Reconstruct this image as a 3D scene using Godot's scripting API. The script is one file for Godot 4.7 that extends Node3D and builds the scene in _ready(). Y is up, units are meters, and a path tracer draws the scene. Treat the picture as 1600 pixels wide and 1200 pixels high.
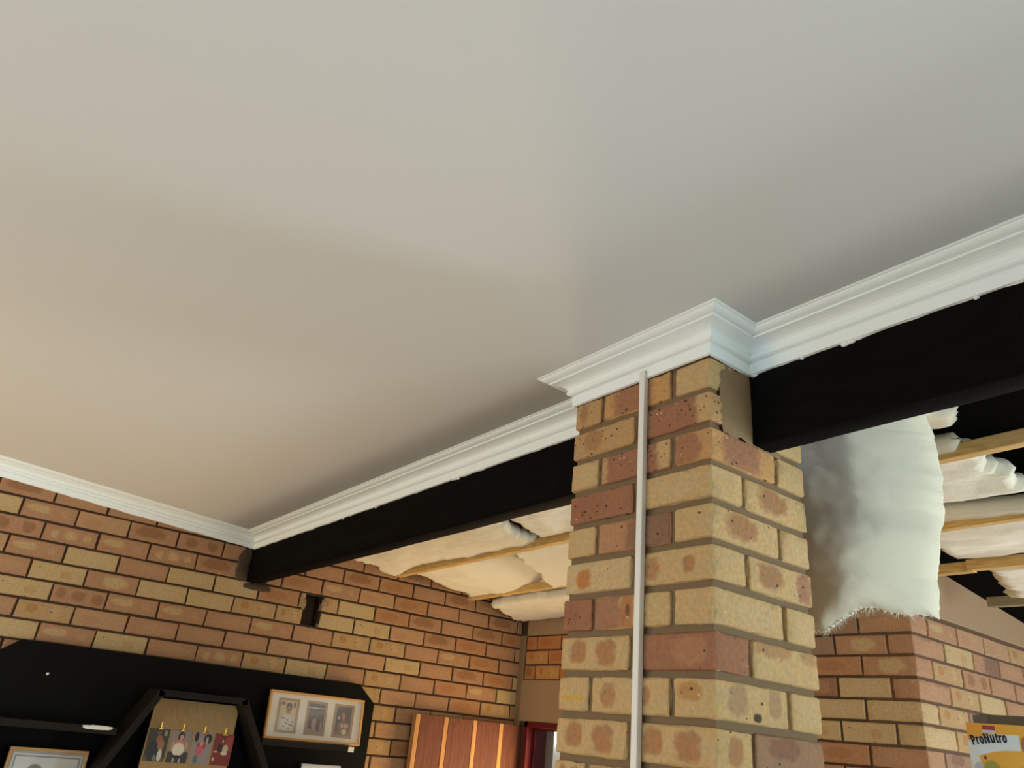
extends Node3D
# A brick room with a flat painted ceiling, a black beam and a brick pillar; behind the beam an unfinished roof with battens and insulation.
# x runs along the beam (to the right is +), z towards the room behind the camera, y = 0 at the camera.

const WALL_X := -4.12        # face of the brick wall at the far end
const BEAM_Z := -1.36        # front face of the beam
const PIL_X := -0.9402       # right face of the pillar
const PIL_Z := -1.2146       # front face of the pillar
const PIL_W := 0.4406
const PIL_D := 0.3477
const BACK_Z := -3.27        # face of the kitchen's back wall
const PIER_X := -1.5337      # where that wall turns into the passage
const FLOOR_Y := -1.95
const COURSE := 0.0875       # courses of the far wall
const LONG := 0.2388

var rng := RandomNumberGenerator.new()
var noise := FastNoiseLite.new()
var mats := {}
var brick_tint := {}
var relief: ImageTexture
var fluff: NoiseTexture2D

func _ready() -> void:
	# ---- camera
	var cam := Camera3D.new()
	cam.name = "camera"
	cam.fov = rad_to_deg(2.0 * atan(600.0 / 1164.85))
	var yaw := deg_to_rad(54.2196)
	var pitch := deg_to_rad(25.2285)
	var roll := deg_to_rad(6.0078)
	cam.basis = Basis(Vector3.UP, yaw) * Basis(Vector3.RIGHT, pitch) * Basis(Vector3.BACK, roll)
	cam.near = 0.02
	cam.far = 200.0
	add_child(cam)
	cam.current = true
	# ---- sky and exposure
	var env := Environment.new()
	var sky := Sky.new()
	var sm := ProceduralSkyMaterial.new()
	sm.sky_top_color = Color(0.62, 0.74, 0.88)
	sm.sky_horizon_color = Color(0.93, 0.94, 0.93)
	sm.ground_bottom_color = Color(0.5, 0.45, 0.38)
	sm.ground_horizon_color = Color(0.8, 0.78, 0.72)
	sm.sky_energy_multiplier = 1.6
	sky.sky_material = sm
	env.background_mode = Environment.BG_SKY
	env.sky = sky
	env.tonemap_mode = Environment.TONE_MAPPER_LINEAR
	env.tonemap_exposure = 0.97
	env.sdfgi_enabled = true
	env.ssao_enabled = true
	env.ssil_enabled = true
	var we := WorldEnvironment.new()
	we.name = "environment"
	we.environment = env
	add_child(we)
	# ---- daylight through the windows and doors of the house (one area light in each opening, pointing inwards)
	daylight("lounge_daylight", Vector3(-1.15, -0.45, 2.84), Vector3(0, 0, -1), Vector2(2.2, 1.9), Color(0.82, 0.925, 1.0), 5.2)
	daylight("patio_daylight", Vector3(-3.3, -0.8, 2.84), Vector3(0, 0, -1), Vector2(1.3, 1.6), Color(1.0, 0.87, 0.64), 6.0)
	daylight("kitchen_daylight", Vector3(2.54, -0.45, -2.0), Vector3(-1, 0, 0), Vector2(1.6, 1.2), Color(0.88, 0.98, 1.0), 7.5)
	daylight("passage_daylight", Vector3(1.05, -1.0, -5.84), Vector3(0, 0, 1), Vector2(0.9, 1.6), Color(0.95, 0.98, 1.0), 18.0)
	daylight("door_daylight", Vector3(-3.55, -0.95, -3.3), Vector3(0, 0, 1), Vector2(0.7, 1.9), Color(1.0, 0.87, 0.66), 4.6)
	rng.seed = 7
	noise.seed = 3
	noise.frequency = 1.0
	make_materials()
	build_shell()
	build_far_wall()
	build_back_wall()
	build_pillar()
	build_beam()
	build_cornices()
	build_battens()
	build_insulation()
	build_door()
	build_unit()
	build_small()

# ------------------------------------------------------------------ helpers
func daylight(called: String, at: Vector3, towards: Vector3, size: Vector2, c: Color, e: float) -> void:
	var l := AreaLight3D.new()
	l.name = called
	l.area_size = size
	l.area_normalize_energy = true
	l.light_color = c
	l.light_energy = e
	l.area_range = 30.0
	l.area_attenuation = 2.0
	l.shadow_enabled = true
	l.position = at
	l.basis = Basis.looking_at(towards, Vector3.UP)
	add_child(l)

func mat(c: Color, rough := 0.8, metal := 0.0) -> StandardMaterial3D:
	var m := StandardMaterial3D.new()
	m.albedo_color = c
	m.roughness = rough
	m.metallic = metal
	return m

func st_new() -> SurfaceTool:
	var s := SurfaceTool.new()
	s.begin(Mesh.PRIMITIVE_TRIANGLES)
	return s

# a quad whose corners run clockwise as seen from its front
func quad(s: SurfaceTool, a: Vector3, b: Vector3, c: Vector3, d: Vector3, ua := Vector2(0, 0), ub := Vector2(1, 0), uc := Vector2(1, 1), ud := Vector2(0, 1)) -> void:
	s.set_uv(ua); s.add_vertex(a)
	s.set_uv(ub); s.add_vertex(b)
	s.set_uv(uc); s.add_vertex(c)
	s.set_uv(ua); s.add_vertex(a)
	s.set_uv(uc); s.add_vertex(c)
	s.set_uv(ud); s.add_vertex(d)

func tri(s: SurfaceTool, a: Vector3, b: Vector3, c: Vector3) -> void:
	s.set_uv(Vector2(0.3, 0.3))
	s.add_vertex(a); s.add_vertex(b); s.add_vertex(c)

# box with chamfered edges
func box(s: SurfaceTool, lo: Vector3, hi: Vector3, ch := 0.0, xf := Transform3D.IDENTITY) -> void:
	var c := (lo + hi) * 0.5
	var h := (hi - lo) * 0.5
	ch = minf(ch, minf(h.x, minf(h.y, h.z)) * 0.9)
	var P := func(sx: float, sy: float, sz: float, ax: int) -> Vector3:
		var v := Vector3(sx * (h.x - (0.0 if ax == 0 else ch)), sy * (h.y - (0.0 if ax == 1 else ch)), sz * (h.z - (0.0 if ax == 2 else ch)))
		return xf * (c + v)
	for ax in 3:
		for sg in [-1.0, 1.0]:
			var q := []
			for k in 4:
				var e := Vector2([-1, 1, 1, -1][k], [-1, -1, 1, 1][k])
				var v := Vector3.ZERO
				v[ax] = sg; v[(ax + 1) % 3] = e.x; v[(ax + 2) % 3] = e.y
				q.append(P.call(v.x, v.y, v.z, ax))
			if sg > 0: quad(s, q[0], q[3], q[2], q[1])
			else: quad(s, q[0], q[1], q[2], q[3])
	if ch <= 0.0: return
	for ax in 3:
		var b1 := (ax + 1) % 3
		var b2 := (ax + 2) % 3
		for s1 in [-1.0, 1.0]:
			for s2 in [-1.0, 1.0]:
				var v0 := Vector3.ZERO
				v0[ax] = -1; v0[b1] = s1; v0[b2] = s2
				var v1 := v0
				v1[ax] = 1
				var a = P.call(v0.x, v0.y, v0.z, b1)
				var b = P.call(v1.x, v1.y, v1.z, b1)
				var cc = P.call(v1.x, v1.y, v1.z, b2)
				var d = P.call(v0.x, v0.y, v0.z, b2)
				if s1 * s2 > 0: quad(s, a, d, cc, b)
				else: quad(s, a, b, cc, d)
	for sx in [-1.0, 1.0]:
		for sy in [-1.0, 1.0]:
			for sz in [-1.0, 1.0]:
				var a = P.call(sx, sy, sz, 0)
				var b = P.call(sx, sy, sz, 1)
				var cc = P.call(sx, sy, sz, 2)
				if sx * sy * sz > 0: tri(s, a, cc, b)
				else: tri(s, a, b, cc)

func put(called: String, s: SurfaceTool, m: Material, parent: Node = self) -> MeshInstance3D:
	s.generate_normals()
	var o := MeshInstance3D.new()
	o.name = called
	o.mesh = s.commit()
	o.material_override = null
	for i in o.mesh.get_surface_count(): o.mesh.surface_set_material(i, m)
	parent.add_child(o, true)
	return o

func box_part(called: String, lo: Vector3, hi: Vector3, ch: float, m: Material, parent: Node = self) -> MeshInstance3D:
	var s := st_new()
	s.set_smooth_group(-1)
	box(s, lo, hi, ch)
	return put(called, s, m, parent)

func numbered(called: String) -> String:
	if not has_node(NodePath(called)): return called
	var k := 1
	while has_node(NodePath("%s_%03d" % [called, k])): k += 1
	return "%s_%03d" % [called, k]

func base(called: String, at := Vector3.ZERO) -> Node3D:
	var o := Node3D.new()
	o.name = numbered(called)
	o.position = at
	add_child(o)
	return o

func tag(o: Node, label: String, category: String, group := "") -> Node:
	o.set_meta("label", label)
	o.set_meta("category", category)
	if group: o.set_meta("group", group)
	return o

func setting(o: Node, label: String, category: String) -> Node:
	o.set_meta("kind", "structure")
	return tag(o, label, category)

# ------------------------------------------------------------------ materials
func make_materials() -> void:
	fluff = NoiseTexture2D.new()
	var fn := FastNoiseLite.new()
	fn.seed = 11
	fn.frequency = 0.03
	fn.fractal_octaves = 5
	fluff.noise = fn
	fluff.width = 512; fluff.height = 512
	fluff.seamless = true
	fluff.as_normal_map = true
	fluff.bump_strength = 3.0
	var m := mat(Color(0.845, 0.85, 0.845), 0.9)
	mats.ceiling = m
	mats.cornice = mat(Color(0.945, 0.97, 0.965), 0.55)
	mats.trunk = mat(Color(0.9, 0.89, 0.86), 0.4)
	mats.floor = mat(Color(0.60, 0.54, 0.48), 0.5)
	mats.plain_wall = mat(Color(0.72, 0.67, 0.60), 0.9)
	mats.plaster = rough_mat(Color(0.63, 0.52, 0.39), 9.0, 0.4)
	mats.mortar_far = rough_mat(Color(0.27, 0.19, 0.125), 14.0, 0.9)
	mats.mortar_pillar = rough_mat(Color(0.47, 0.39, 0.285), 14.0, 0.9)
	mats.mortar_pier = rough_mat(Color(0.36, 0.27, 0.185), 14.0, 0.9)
	mats.mortar_smear = rough_mat(Color(0.53, 0.435, 0.31), 14.0, 1.2)
	mats.mortar_dark = rough_mat(Color(0.30, 0.235, 0.17), 14.0, 1.0)
	mats.beam = wood_mat(Color(0.062, 0.056, 0.05), Color(0.038, 0.035, 0.032), 0.75, 5)
	mats.beam.metallic_specular = 0.15
	mats.batten = wood_mat(Color(0.87, 0.74, 0.48), Color(0.77, 0.61, 0.36), 0.7, 6)
	mats.batten_grey = wood_mat(Color(0.62, 0.56, 0.42), Color(0.52, 0.46, 0.34), 0.7, 8)
	mats.plank = wood_mat(Color(0.45, 0.225, 0.125), Color(0.34, 0.16, 0.085), 0.75, 7)
	mats.strip = wood_mat(Color(0.78, 0.57, 0.34), Color(0.69, 0.47, 0.25), 0.7, 9)
	mats.frame_wood = wood_mat(Color(0.86, 0.66, 0.38), Color(0.78, 0.56, 0.28), 0.4, 10)
	mats.maroon = mat(Color(0.36, 0.06, 0.07), 0.35)
	mats.black = rough_mat(Color(0.05, 0.047, 0.035), 6.0, 0.15)
	mats.black.roughness = 0.6
	mats.black.metallic_specular = 0.2
	mats.black_edge = mat(Color(0.11, 0.09, 0.07), 0.55)
	mats.black_edge.metallic_specular = 0.25
	mats.roof = rough_mat(Color(0.05, 0.045, 0.035), 5.0, 0.5)
	mats.roof.metallic_specular = 0.1
	mats.insul = rough_mat(Color(0.90, 0.88, 0.80), 5.0, 0.5)
	mats.insul.normal_texture = fluff
	mats.insul.rim_enabled = true
	mats.insul.rim = 0.4
	mats.insul.rim_tint = 0.6
	mats.insul.roughness = 1.0
	mats.brass = mat(Color(0.85, 0.68, 0.35), 0.3, 1.0)
	mats.mat_border = mat(Color(0.62, 0.50, 0.37), 0.8)
	mats.paper = mat(Color(0.88, 0.87, 0.83), 0.8)
	mats.card = mat(Color(0.42, 0.38, 0.32), 0.9)
	mats.black_ink = mat(Color(0.05, 0.05, 0.045), 0.6)
	mats.ground = rough_mat(Color(0.62, 0.52, 0.40), 2.0, 0.4)
	relief = brick_relief()

# a colour with fine triplanar relief
func rough_mat(c: Color, scale: float, strength: float) -> StandardMaterial3D:
	var m := mat(c, 0.92)
	m.uv1_triplanar = true
	m.uv1_world_triplanar = true
	m.uv1_scale = Vector3.ONE * scale
	m.normal_enabled = true
	m.normal_texture = grit()
	m.normal_scale = strength
	return m

var grit_tex: NoiseTexture2D
func grit() -> NoiseTexture2D:
	if grit_tex == null:
		grit_tex = NoiseTexture2D.new()
		var n := FastNoiseLite.new()
		n.seed = 21
		n.frequency = 0.05
		n.fractal_octaves = 4
		grit_tex.noise = n
		grit_tex.width = 512; grit_tex.height = 512
		grit_tex.seamless = true
		grit_tex.as_normal_map = true
		grit_tex.bump_strength = 4.0
	return grit_tex

# wood grain that runs along v of the uv (u across); the two colours are those of the wood's rings
func wood_mat(a: Color, b: Color, rough: float, sd: int) -> StandardMaterial3D:
	var w := 128
	var h := 256
	var n := FastNoiseLite.new()
	n.seed = sd
	n.frequency = 1.0
	var data := PackedByteArray()
	data.resize(w * h * 3)
	for y in h:
		for x in w:
			var u := float(x) / w
			var v := float(y) / h
			var t := 0.5 + 0.5 * sin((u * 9.0 + n.get_noise_2d(u * 3.0, v * 2.0) * 2.2) * TAU)
			t = clampf(t * 0.6 + 0.4 * (0.5 + n.get_noise_2d(u * 60.0 + 9.0, v * 4.0)), 0.0, 1.0)
			var c := a.lerp(b, t)
			var i := (y * w + x) * 3
			data[i] = int(c.r * 255); data[i + 1] = int(c.g * 255); data[i + 2] = int(c.b * 255)
	var m := mat(Color.WHITE, rough)
	m.albedo_texture = ImageTexture.create_from_image(Image.create_from_data(w, h, false, Image.FORMAT_RGB8, data))
	return m

# ------------------------------------------------------------------ bricks
# Each kind of fired brick: base colour, blotches on the long face, blotches on the short face, pits.
# The upper half of a texture is the long face, the lower left quarter the short face.
const CREAM := Color(0.78, 0.69, 0.53)
const PALE := Color(0.79, 0.715, 0.58)
const TAN := Color(0.74, 0.62, 0.46)
const PINK := Color(0.71, 0.555, 0.44)
const PINK2 := Color(0.74, 0.60, 0.48)
const RED := Color(0.62, 0.45, 0.36)
const BROWN := Color(0.60, 0.45, 0.33)
const KISS := Color(0.66, 0.50, 0.365)
const GREY := Color(0.62, 0.51, 0.43)

func kinds() -> Dictionary:
	# blotch: [u, v, half width, half height, colour, strength]
	return {
		"c": [CREAM, [[0.6, 0.5, 0.3, 0.4, PALE, 0.5]], [], 6],
		"c2": [CREAM, [[0.65, 0.6, 0.12, 0.3, TAN, 0.8]], [], 8],
		"k": [CREAM, [[0.28, 0.45, 0.13, 0.36, KISS, 0.9], [0.68, 0.5, 0.15, 0.42, KISS, 0.9]], [[0.5, 0.5, 0.22, 0.4, KISS, 0.85]], 10],
		"ks": [CREAM, [[0.24, 0.5, 0.11, 0.34, KISS, 0.75], [0.70, 0.5, 0.08, 0.28, KISS, 0.85]], [], 6],
		"k1": [CREAM, [[0.42, 0.45, 0.24, 0.40, KISS, 0.95]], [], 14],
		"k2": [CREAM, [[0.32, 0.45, 0.2, 0.38, BROWN, 0.75], [0.86, 0.5, 0.14, 0.5, RED, 0.8]], [], 14],
		"kl": [PALE, [[0.3, 0.55, 0.12, 0.34, Color(0.74, 0.50, 0.30), 0.95]], [], 5],
		"t": [TAN, [[0.7, 0.5, 0.12, 0.3, CREAM, 0.6], [0.25, 0.4, 0.1, 0.3, Color(0.68, 0.5, 0.28), 0.7]], [], 12],
		"ts": [TAN, [[0.35, 0.4, 0.16, 0.45, BROWN, 0.6]], [[0.5, 0.4, 0.4, 0.4, RED, 0.6]], 55],
		"p": [PINK, [[0.6, 0.5, 0.35, 0.35, PINK2, 0.5]], [], 4],
		"p2": [PINK2, [[0.3, 0.6, 0.2, 0.3, PINK, 0.6]], [], 4],
		"w": [PINK, [[0.30, 0.42, 0.24, 0.26, CREAM, 0.8], [0.78, 0.5, 0.08, 0.26, PINK2, 0.9]], [[0.5, 0.5, 0.3, 0.3, CREAM, 0.7]], 3],
		"w2": [PINK, [[0.55, 0.5, 0.27, 0.42, CREAM, 0.9]], [], 4],
		"w3": [PINK, [[0.2, 0.55, 0.08, 0.28, CREAM, 0.75], [0.5, 0.5, 0.13, 0.32, CREAM, 0.85], [0.82, 0.5, 0.08, 0.3, CREAM, 0.7]], [], 4],
		"d": [PINK, [[0.42, 0.42, 0.36, 0.42, BROWN, 0.95]], [[0.5, 0.5, 0.4, 0.4, BROWN, 0.8]], 4],
		"dd": [PINK, [[0.27, 0.5, 0.15, 0.40, BROWN, 0.9], [0.76, 0.5, 0.13, 0.38, BROWN, 0.9]], [], 4],
		"ddd": [PINK, [[0.15, 0.45, 0.1, 0.36, BROWN, 0.85], [0.5, 0.5, 0.14, 0.38, BROWN, 0.9], [0.85, 0.55, 0.12, 0.38, BROWN, 0.85]], [], 4],
		"o": [Color(0.71, 0.54, 0.40), [[0.4, 0.5, 0.3, 0.35, Color(0.67, 0.48, 0.34), 0.8]], [], 4],
		"r": [RED, [[0.3, 0.5, 0.3, 0.4, Color(0.58, 0.39, 0.30), 0.5]], [[0.8, 0.5, 0.3, 0.6, CREAM, 0.5]], 60],
		"r2": [RED, [[0.7, 0.5, 0.22, 0.4, PINK, 0.5]], [], 20],
		"m": [Color(0.77, 0.62, 0.43), [[0.45, 0.5, 0.32, 0.75, RED, 0.9]], [[0.35, 0.5, 0.4, 0.6, RED, 0.85]], 45],
		"me": [RED, [[0.95, 0.5, 0.16, 0.8, CREAM, 0.9], [0.02, 0.5, 0.1, 0.8, CREAM, 0.7]], [[0.5, 0.5, 0.7, 1.2, TAN, 0.95]], 70],
		"mh": [CREAM, [[0.05, 0.5, 0.42, 0.9, RED, 0.9]], [], 12],
		"hd": [CREAM, [[0.12, 0.5, 0.3, 0.9, RED, 0.85], [0.46, 0.48, 0.035, 0.2, Color(0.12, 0.11, 0.1), 1.0], [0.45, 0.5, 0.10, 0.7, Color(0.66, 0.44, 0.3), 0.7]], [], 10],
		"y": [CREAM, [[0.5, 0.62, 0.4, 0.07, Color(0.82, 0.68, 0.22), 0.7]], [[0.5, 0.62, 0.5, 0.08, Color(0.82, 0.68, 0.22), 0.8]], 4],
		"cg": [CREAM, [[0.3, 0.45, 0.14, 0.4, GREY, 0.6], [0.55, 0.8, 0.06, 0.12, Color(0.25, 0.2, 0.15), 0.9], [0.8, 0.4, 0.1, 0.4, GREY, 0.6]], [[0.4, 0.35, 0.3, 0.25, Color(0.68, 0.5, 0.28), 0.6]], 12],
		"cb": [CREAM, [[0.3, 0.15, 0.3, 0.25, KISS, 0.6], [0.85, 0.15, 0.15, 0.25, KISS, 0.5]], [], 8],
		"g": [GREY, [[0.4, 0.3, 0.25, 0.3, Color(0.52, 0.38, 0.32), 0.7]], [[0.5, 0.5, 0.25, 0.3, Color(0.7, 0.6, 0.5), 0.7]], 16],
		"gp": [PINK, [[0.75, 0.5, 0.4, 0.8, Color(0.52, 0.40, 0.34), 0.8]], [], 12],
	}

func brick_mat(kind: String, where: String) -> StandardMaterial3D:
	var key := "brick_" + kind + "_" + where
	if not mats.has(key):
		if not mats.has("tex_" + kind): mats["tex_" + kind] = brick_texture(kinds()[kind], hash(kind) % 1000)
		var m := mat(brick_tint.get(where, Color.WHITE), 0.88)
		m.albedo_texture = mats["tex_" + kind]
		m.normal_enabled = true
		m.normal_texture = relief
		m.normal_scale = 0.35
		mats[key] = m
	return mats[key]

func oval(u: float, v: float, b: Array, wob: float) -> float:
	var du: float = absf(u - b[0]) / b[2]
	var dv: float = absf(v - b[1]) / b[3]
	var r := pow(pow(du, 2.6) + pow(dv, 2.6), 1.0 / 2.6) + wob
	return (1.0 - smoothstep(0.66, 1.12, r)) * b[5]

func brick_texture(spec: Array, sd: int) -> ImageTexture:
	var w := 192
	var h := 128
	var n := FastNoiseLite.new()
	n.seed = sd
	n.frequency = 1.0
	n.fractal_octaves = 3
	var r := RandomNumberGenerator.new()
	r.seed = sd + 5
	var data := PackedByteArray()
	data.resize(w * h * 3)
	for y in h:
		for x in w:
			var top := y < h / 2
			var u := (x + 0.5) / w
			var v := fmod((y + 0.5) / (h * 0.5), 1.0)
			var c: Color = spec[0]
			var wob := 0.22 * n.get_noise_2d(u * 6.0, v * 2.4 + (0.0 if top else 7.0))
			if top:
				for b in spec[1]: c = c.lerp(b[4], oval(u, v, b, wob))
			elif u < 0.5:
				for b in spec[2]: c = c.lerp(b[4], oval(u * 2.0, v, b, wob))
			var k := 1.0 + 0.07 * n.get_noise_2d(u * 14.0 + 20.0, v * 5.0 + (0.0 if top else 9.0)) + 0.05 * n.get_noise_2d(u * 70.0, v * 26.0 + (0.0 if top else 40.0))
			var warm := 0.03 * n.get_noise_2d(u * 4.0 + 50.0, v * 2.0)
			var i := (y * w + x) * 3
			data[i] = int(clampf(c.r * k + warm, 0, 1) * 255)
			data[i + 1] = int(clampf(c.g * k, 0, 1) * 255)
			data[i + 2] = int(clampf(c.b * k - warm, 0, 1) * 255)
	for k in int(spec[3] * 1.5):
		var px := r.randi_range(2, w - 4)
		var py := r.randi_range(2, h - 4)
		var rad := 0.6 + pow(r.randf(), 3.0) * 2.6
		var dark := Color(0.22, 0.15, 0.10) if r.randf() < 0.8 else Color(0.86, 0.8, 0.68)
		for dy in range(-3, 4):
			for dx in range(-3, 4):
				var f := 1.0 - smoothstep(rad - 0.6, rad + 0.5, Vector2(dx, dy * 1.2).length())
				var xx := clampi(px + dx, 0, w - 1)
				var yy := clampi(py + dy, 0, h - 1)
				if f <= 0.0: continue
				var i := (yy * w + xx) * 3
				data[i] = int(lerpf(data[i], dark.r * 255, f * 0.85))
				data[i + 1] = int(lerpf(data[i + 1], dark.g * 255, f * 0.85))
				data[i + 2] = int(lerpf(data[i + 2], dark.b * 255, f * 0.85))
	return ImageTexture.create_from_image(Image.create_from_data(w, h, false, Image.FORMAT_RGB8, data))

func brick_relief() -> ImageTexture:
	var w := 256
	var h := 170
	var n := FastNoiseLite.new()
	n.seed = 44
	n.frequency = 0.06
	n.fractal_octaves = 4
	var im := Image.create(w, h, false, Image.FORMAT_RGBA8)
	for y in h:
		for x in w:
			var g := 0.5 + 0.5 * n.get_noise_2d(x, y)
			im.set_pixel(x, y, Color(g, g, g))
	im.bump_map_to_normal_map(5.0)
	return ImageTexture.create_from_image(im)

# A brick of length l (local x), height h and depth d; its outer face looks along +z and lies at z = 0. fine: rounded and worn, else chamfered.
func brick_mesh(l: float, h: float, d: float, sd: int, fine: bool) -> SurfaceTool:
	var s := st_new()
	var r := RandomNumberGenerator.new()
	r.seed = sd
	if not fine:
		s.set_smooth_group(-1)
		var j := func(a: float) -> float: return r.randf_range(-a, a)
		var ch := 0.004
		var F := []
		var M := []
		var B := []
		for k in 4:
			var sx: float = [-1, 1, 1, -1][k]
			var sy: float = [1, 1, -1, -1][k]
			var p := Vector3(sx * l / 2 + j.call(0.0025), sy * h / 2 + j.call(0.0016), 0)
			F.append(p + Vector3(-sx * ch, -sy * ch, j.call(0.0006)))
			M.append(p + Vector3(0, 0, -ch))
			B.append(Vector3(p.x, p.y, -d))
		var U := [Vector2(0.01, 0.01), Vector2(0.99, 0.01), Vector2(0.99, 0.49), Vector2(0.01, 0.49)]
		quad(s, F[0], F[1], F[2], F[3], U[0], U[1], U[2], U[3])
		for k in 4:
			var q := (k + 1) % 4
			quad(s, M[k], M[q], F[q], F[k], U[k], U[q], U[q], U[k])
			quad(s, B[k], B[q], M[q], M[k], Vector2(0.6, 0.6), Vector2(0.9, 0.6), Vector2(0.9, 0.9), Vector2(0.6, 0.9))
		return s
	s.set_smooth_group(0)
	var rad := 0.006
	var half := Vector3(l / 2, h / 2, d / 2)
	var off := r.randf() * 100.0
	var cuts := func(e: float, m: int) -> Array:
		var a := [-e, -e + rad * 0.5, -e + rad]
		for k in range(1, m): a.append(lerpf(-e + rad, e - rad, float(k) / m))
		a.append_array([e - rad, e - rad * 0.5, e])
		return a
	var bend := func(p: Vector3) -> Vector3:
		var inner := Vector3(clampf(p.x, -half.x + rad, half.x - rad), clampf(p.y, -half.y + rad, half.y - rad), clampf(p.z, -half.z + rad, half.z - rad))
		var dv := p - inner
		var q := inner + dv.normalized() * rad if dv.length() > 0.0 else p
		var w := q * 22.0 + Vector3.ONE * off
		var big := noise.get_noise_3dv(w)
		var small := noise.get_noise_3dv(q * 90.0 + Vector3.ONE * off)
		var nrm := dv.normalized()
		q += nrm * (big * 0.0022 + small * 0.0009)
		# chipped arrises
		var edge := 0
		if absf(p.x) > half.x - rad: edge += 1
		if absf(p.y) > half.y - rad: edge += 1
		if absf(p.z) > half.z - rad: edge += 1
		if edge > 1: q -= nrm * maxf(0.0, small - 0.05) * 0.009
		return q + Vector3(0, 0, -half.z)
	var cnt := [maxi(3, int(l / 0.024)), 4, maxi(3, int(d / 0.03))]
	for ax in 3:
		var b1 := (ax + 1) % 3
		var b2 := (ax + 2) % 3
		var c1: Array = cuts.call(half[b1], cnt[b1])
		var c2: Array = cuts.call(half[b2], cnt[b2])
		for sg in [-1.0, 1.0]:
			for a in c1.size() - 1:
				for b in c2.size() - 1:
					var vs := []
					var us := []
					for k in 4:
						var v := Vector3.ZERO
						v[ax] = sg * half[ax]
						v[b1] = c1[a + [0, 1, 1, 0][k]]
						v[b2] = c2[b + [0, 0, 1, 1][k]]
						vs.append(bend.call(v))
						var uu := v.x / l + 0.5
						var ww := v.z / d + 0.5
						var hh := 0.5 - v.y / h
						if ax == 2: us.append(Vector2(0.01 + uu * 0.98, 0.01 + hh * 0.48))
						elif ax == 0: us.append(Vector2(0.01 + (1.0 - ww if sg > 0 else ww) * 0.48, 0.51 + hh * 0.48))
						else: us.append(Vector2(0.55 + 0.4 * uu, 0.55 + 0.4 * ww))
					if sg > 0: quad(s, vs[0], vs[3], vs[2], vs[1], us[0], us[3], us[2], us[1])
					else: quad(s, vs[0], vs[1], vs[2], vs[3], us[0], us[1], us[2], us[3])
	return s

# basis of a brick face that looks along +x (local x runs towards -z), or along +z
const ALONG_X := Basis(Vector3(0, 0, -1), Vector3(0, 1, 0), Vector3(1, 0, 0))

func brick(parent: Node, at: Vector3, bs: Basis, l: float, h: float, d: float, kind: String, where: String, sd: int, fine := false, tilt := 0.004) -> void:
	var o := put("brick", brick_mesh(l, h, d, sd, fine), brick_mat(kind, where), parent)
	rng.seed = sd * 13 + 1
	var t := Basis(Vector3(0, 1, 0), rng.randf_range(-tilt, tilt)) * Basis(Vector3(1, 0, 0), rng.randf_range(-tilt, tilt))
	o.transform = Transform3D(bs * t, at + bs * Vector3(0, 0, rng.randf_range(-0.0012, 0.0012)))

# ------------------------------------------------------------------ shell
func ceil_y(x: float, z: float) -> float:
	var t := clampf((-0.94 - x) / 3.1, 0.0, 1.0)
	return 0.8722 + 0.0078 * (x + 4.12) + 0.0572 * t * (z + 1.28)

func build_shell() -> void:
	var s := st_new()
	s.set_smooth_group(0)
	var nx := 24
	var nz := 16
	var G := func(i: int, k: int, up: float) -> Vector3:
		var x := lerpf(-4.36, 2.83, float(i) / nx)
		var z := lerpf(-1.40, 3.13, float(k) / nz)
		return Vector3(x, ceil_y(x, z) + up, z)
	for i in nx:
		for k in nz:
			quad(s, G.call(i, k, 0), G.call(i + 1, k, 0), G.call(i + 1, k + 1, 0), G.call(i, k + 1, 0))
			quad(s, G.call(i, k, 0.06), G.call(i, k + 1, 0.06), G.call(i + 1, k + 1, 0.06), G.call(i + 1, k, 0.06))
	for i in nx:
		quad(s, G.call(i, 0, 0), G.call(i, 0, 0.06), G.call(i + 1, 0, 0.06), G.call(i + 1, 0, 0))
		quad(s, G.call(i, nz, 0), G.call(i + 1, nz, 0), G.call(i + 1, nz, 0.06), G.call(i, nz, 0.06))
	setting(put("ceiling", s, mats.ceiling), "plain white painted ceiling board, gently sloping down to the black beam", "ceiling")
	setting(box_part("floor", Vector3(-4.36, FLOOR_Y - 0.12, -6.1), Vector3(2.83, FLOOR_Y, 3.13), 0, mats.floor), "brown tiled floor of the room", "floor")
	setting(box_part("ground", Vector3(-40, FLOOR_Y - 0.4, -40), Vector3(40, FLOOR_Y - 0.14, 40), 0, mats.ground), "sandy ground outside the house", "ground")
	# wall behind the camera with a sliding window and a patio window
	wall_with_openings("wall_front", "z", 2.9, 3.13, -4.36, 2.83, 1.4, [[-3.95, -2.65, -1.6, 0.0], [-2.25, -0.05, -1.4, 0.5]], "plain rendered wall with two windows behind the viewer")
	wall_with_openings("wall_right", "x", 2.6, 2.83, -6.1, 2.9, 1.4, [[-2.8, -1.2, -1.15, 0.05]], "plain rendered wall with one window at the kitchen end")
	wall_with_openings("wall_passage", "z", -6.1, -5.9, PIER_X - 0.23, 2.6, 1.0, [[0.6, 1.5, FLOOR_Y, 0.0]], "plain rendered wall with a bright doorway at the end of the kitchen")
	window_frame("window_1", "z", 3.0, -3.95, -2.65, -1.6, 0.0, 2)
	window_frame("window_2", "z", 3.0, -2.25, -0.05, -1.4, 0.5, 3)
	window_frame("window_3", "x", 2.7, -2.8, -1.2, -1.15, 0.05, 2)
	# dark roof boards over the battens
	s = st_new()
	s.set_smooth_group(-1)
	var xf := Transform3D(Basis(Vector3(1, 0, 0), -atan(0.1)), Vector3(0, 1.005, -2.15))
	box(s, Vector3(-4.36, 0, -4.2), Vector3(2.83, 0.05, 0.74), 0, xf)
	setting(put("roof", s, mats.roof), "dark underside of the roof above the battens and insulation", "roof")

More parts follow.
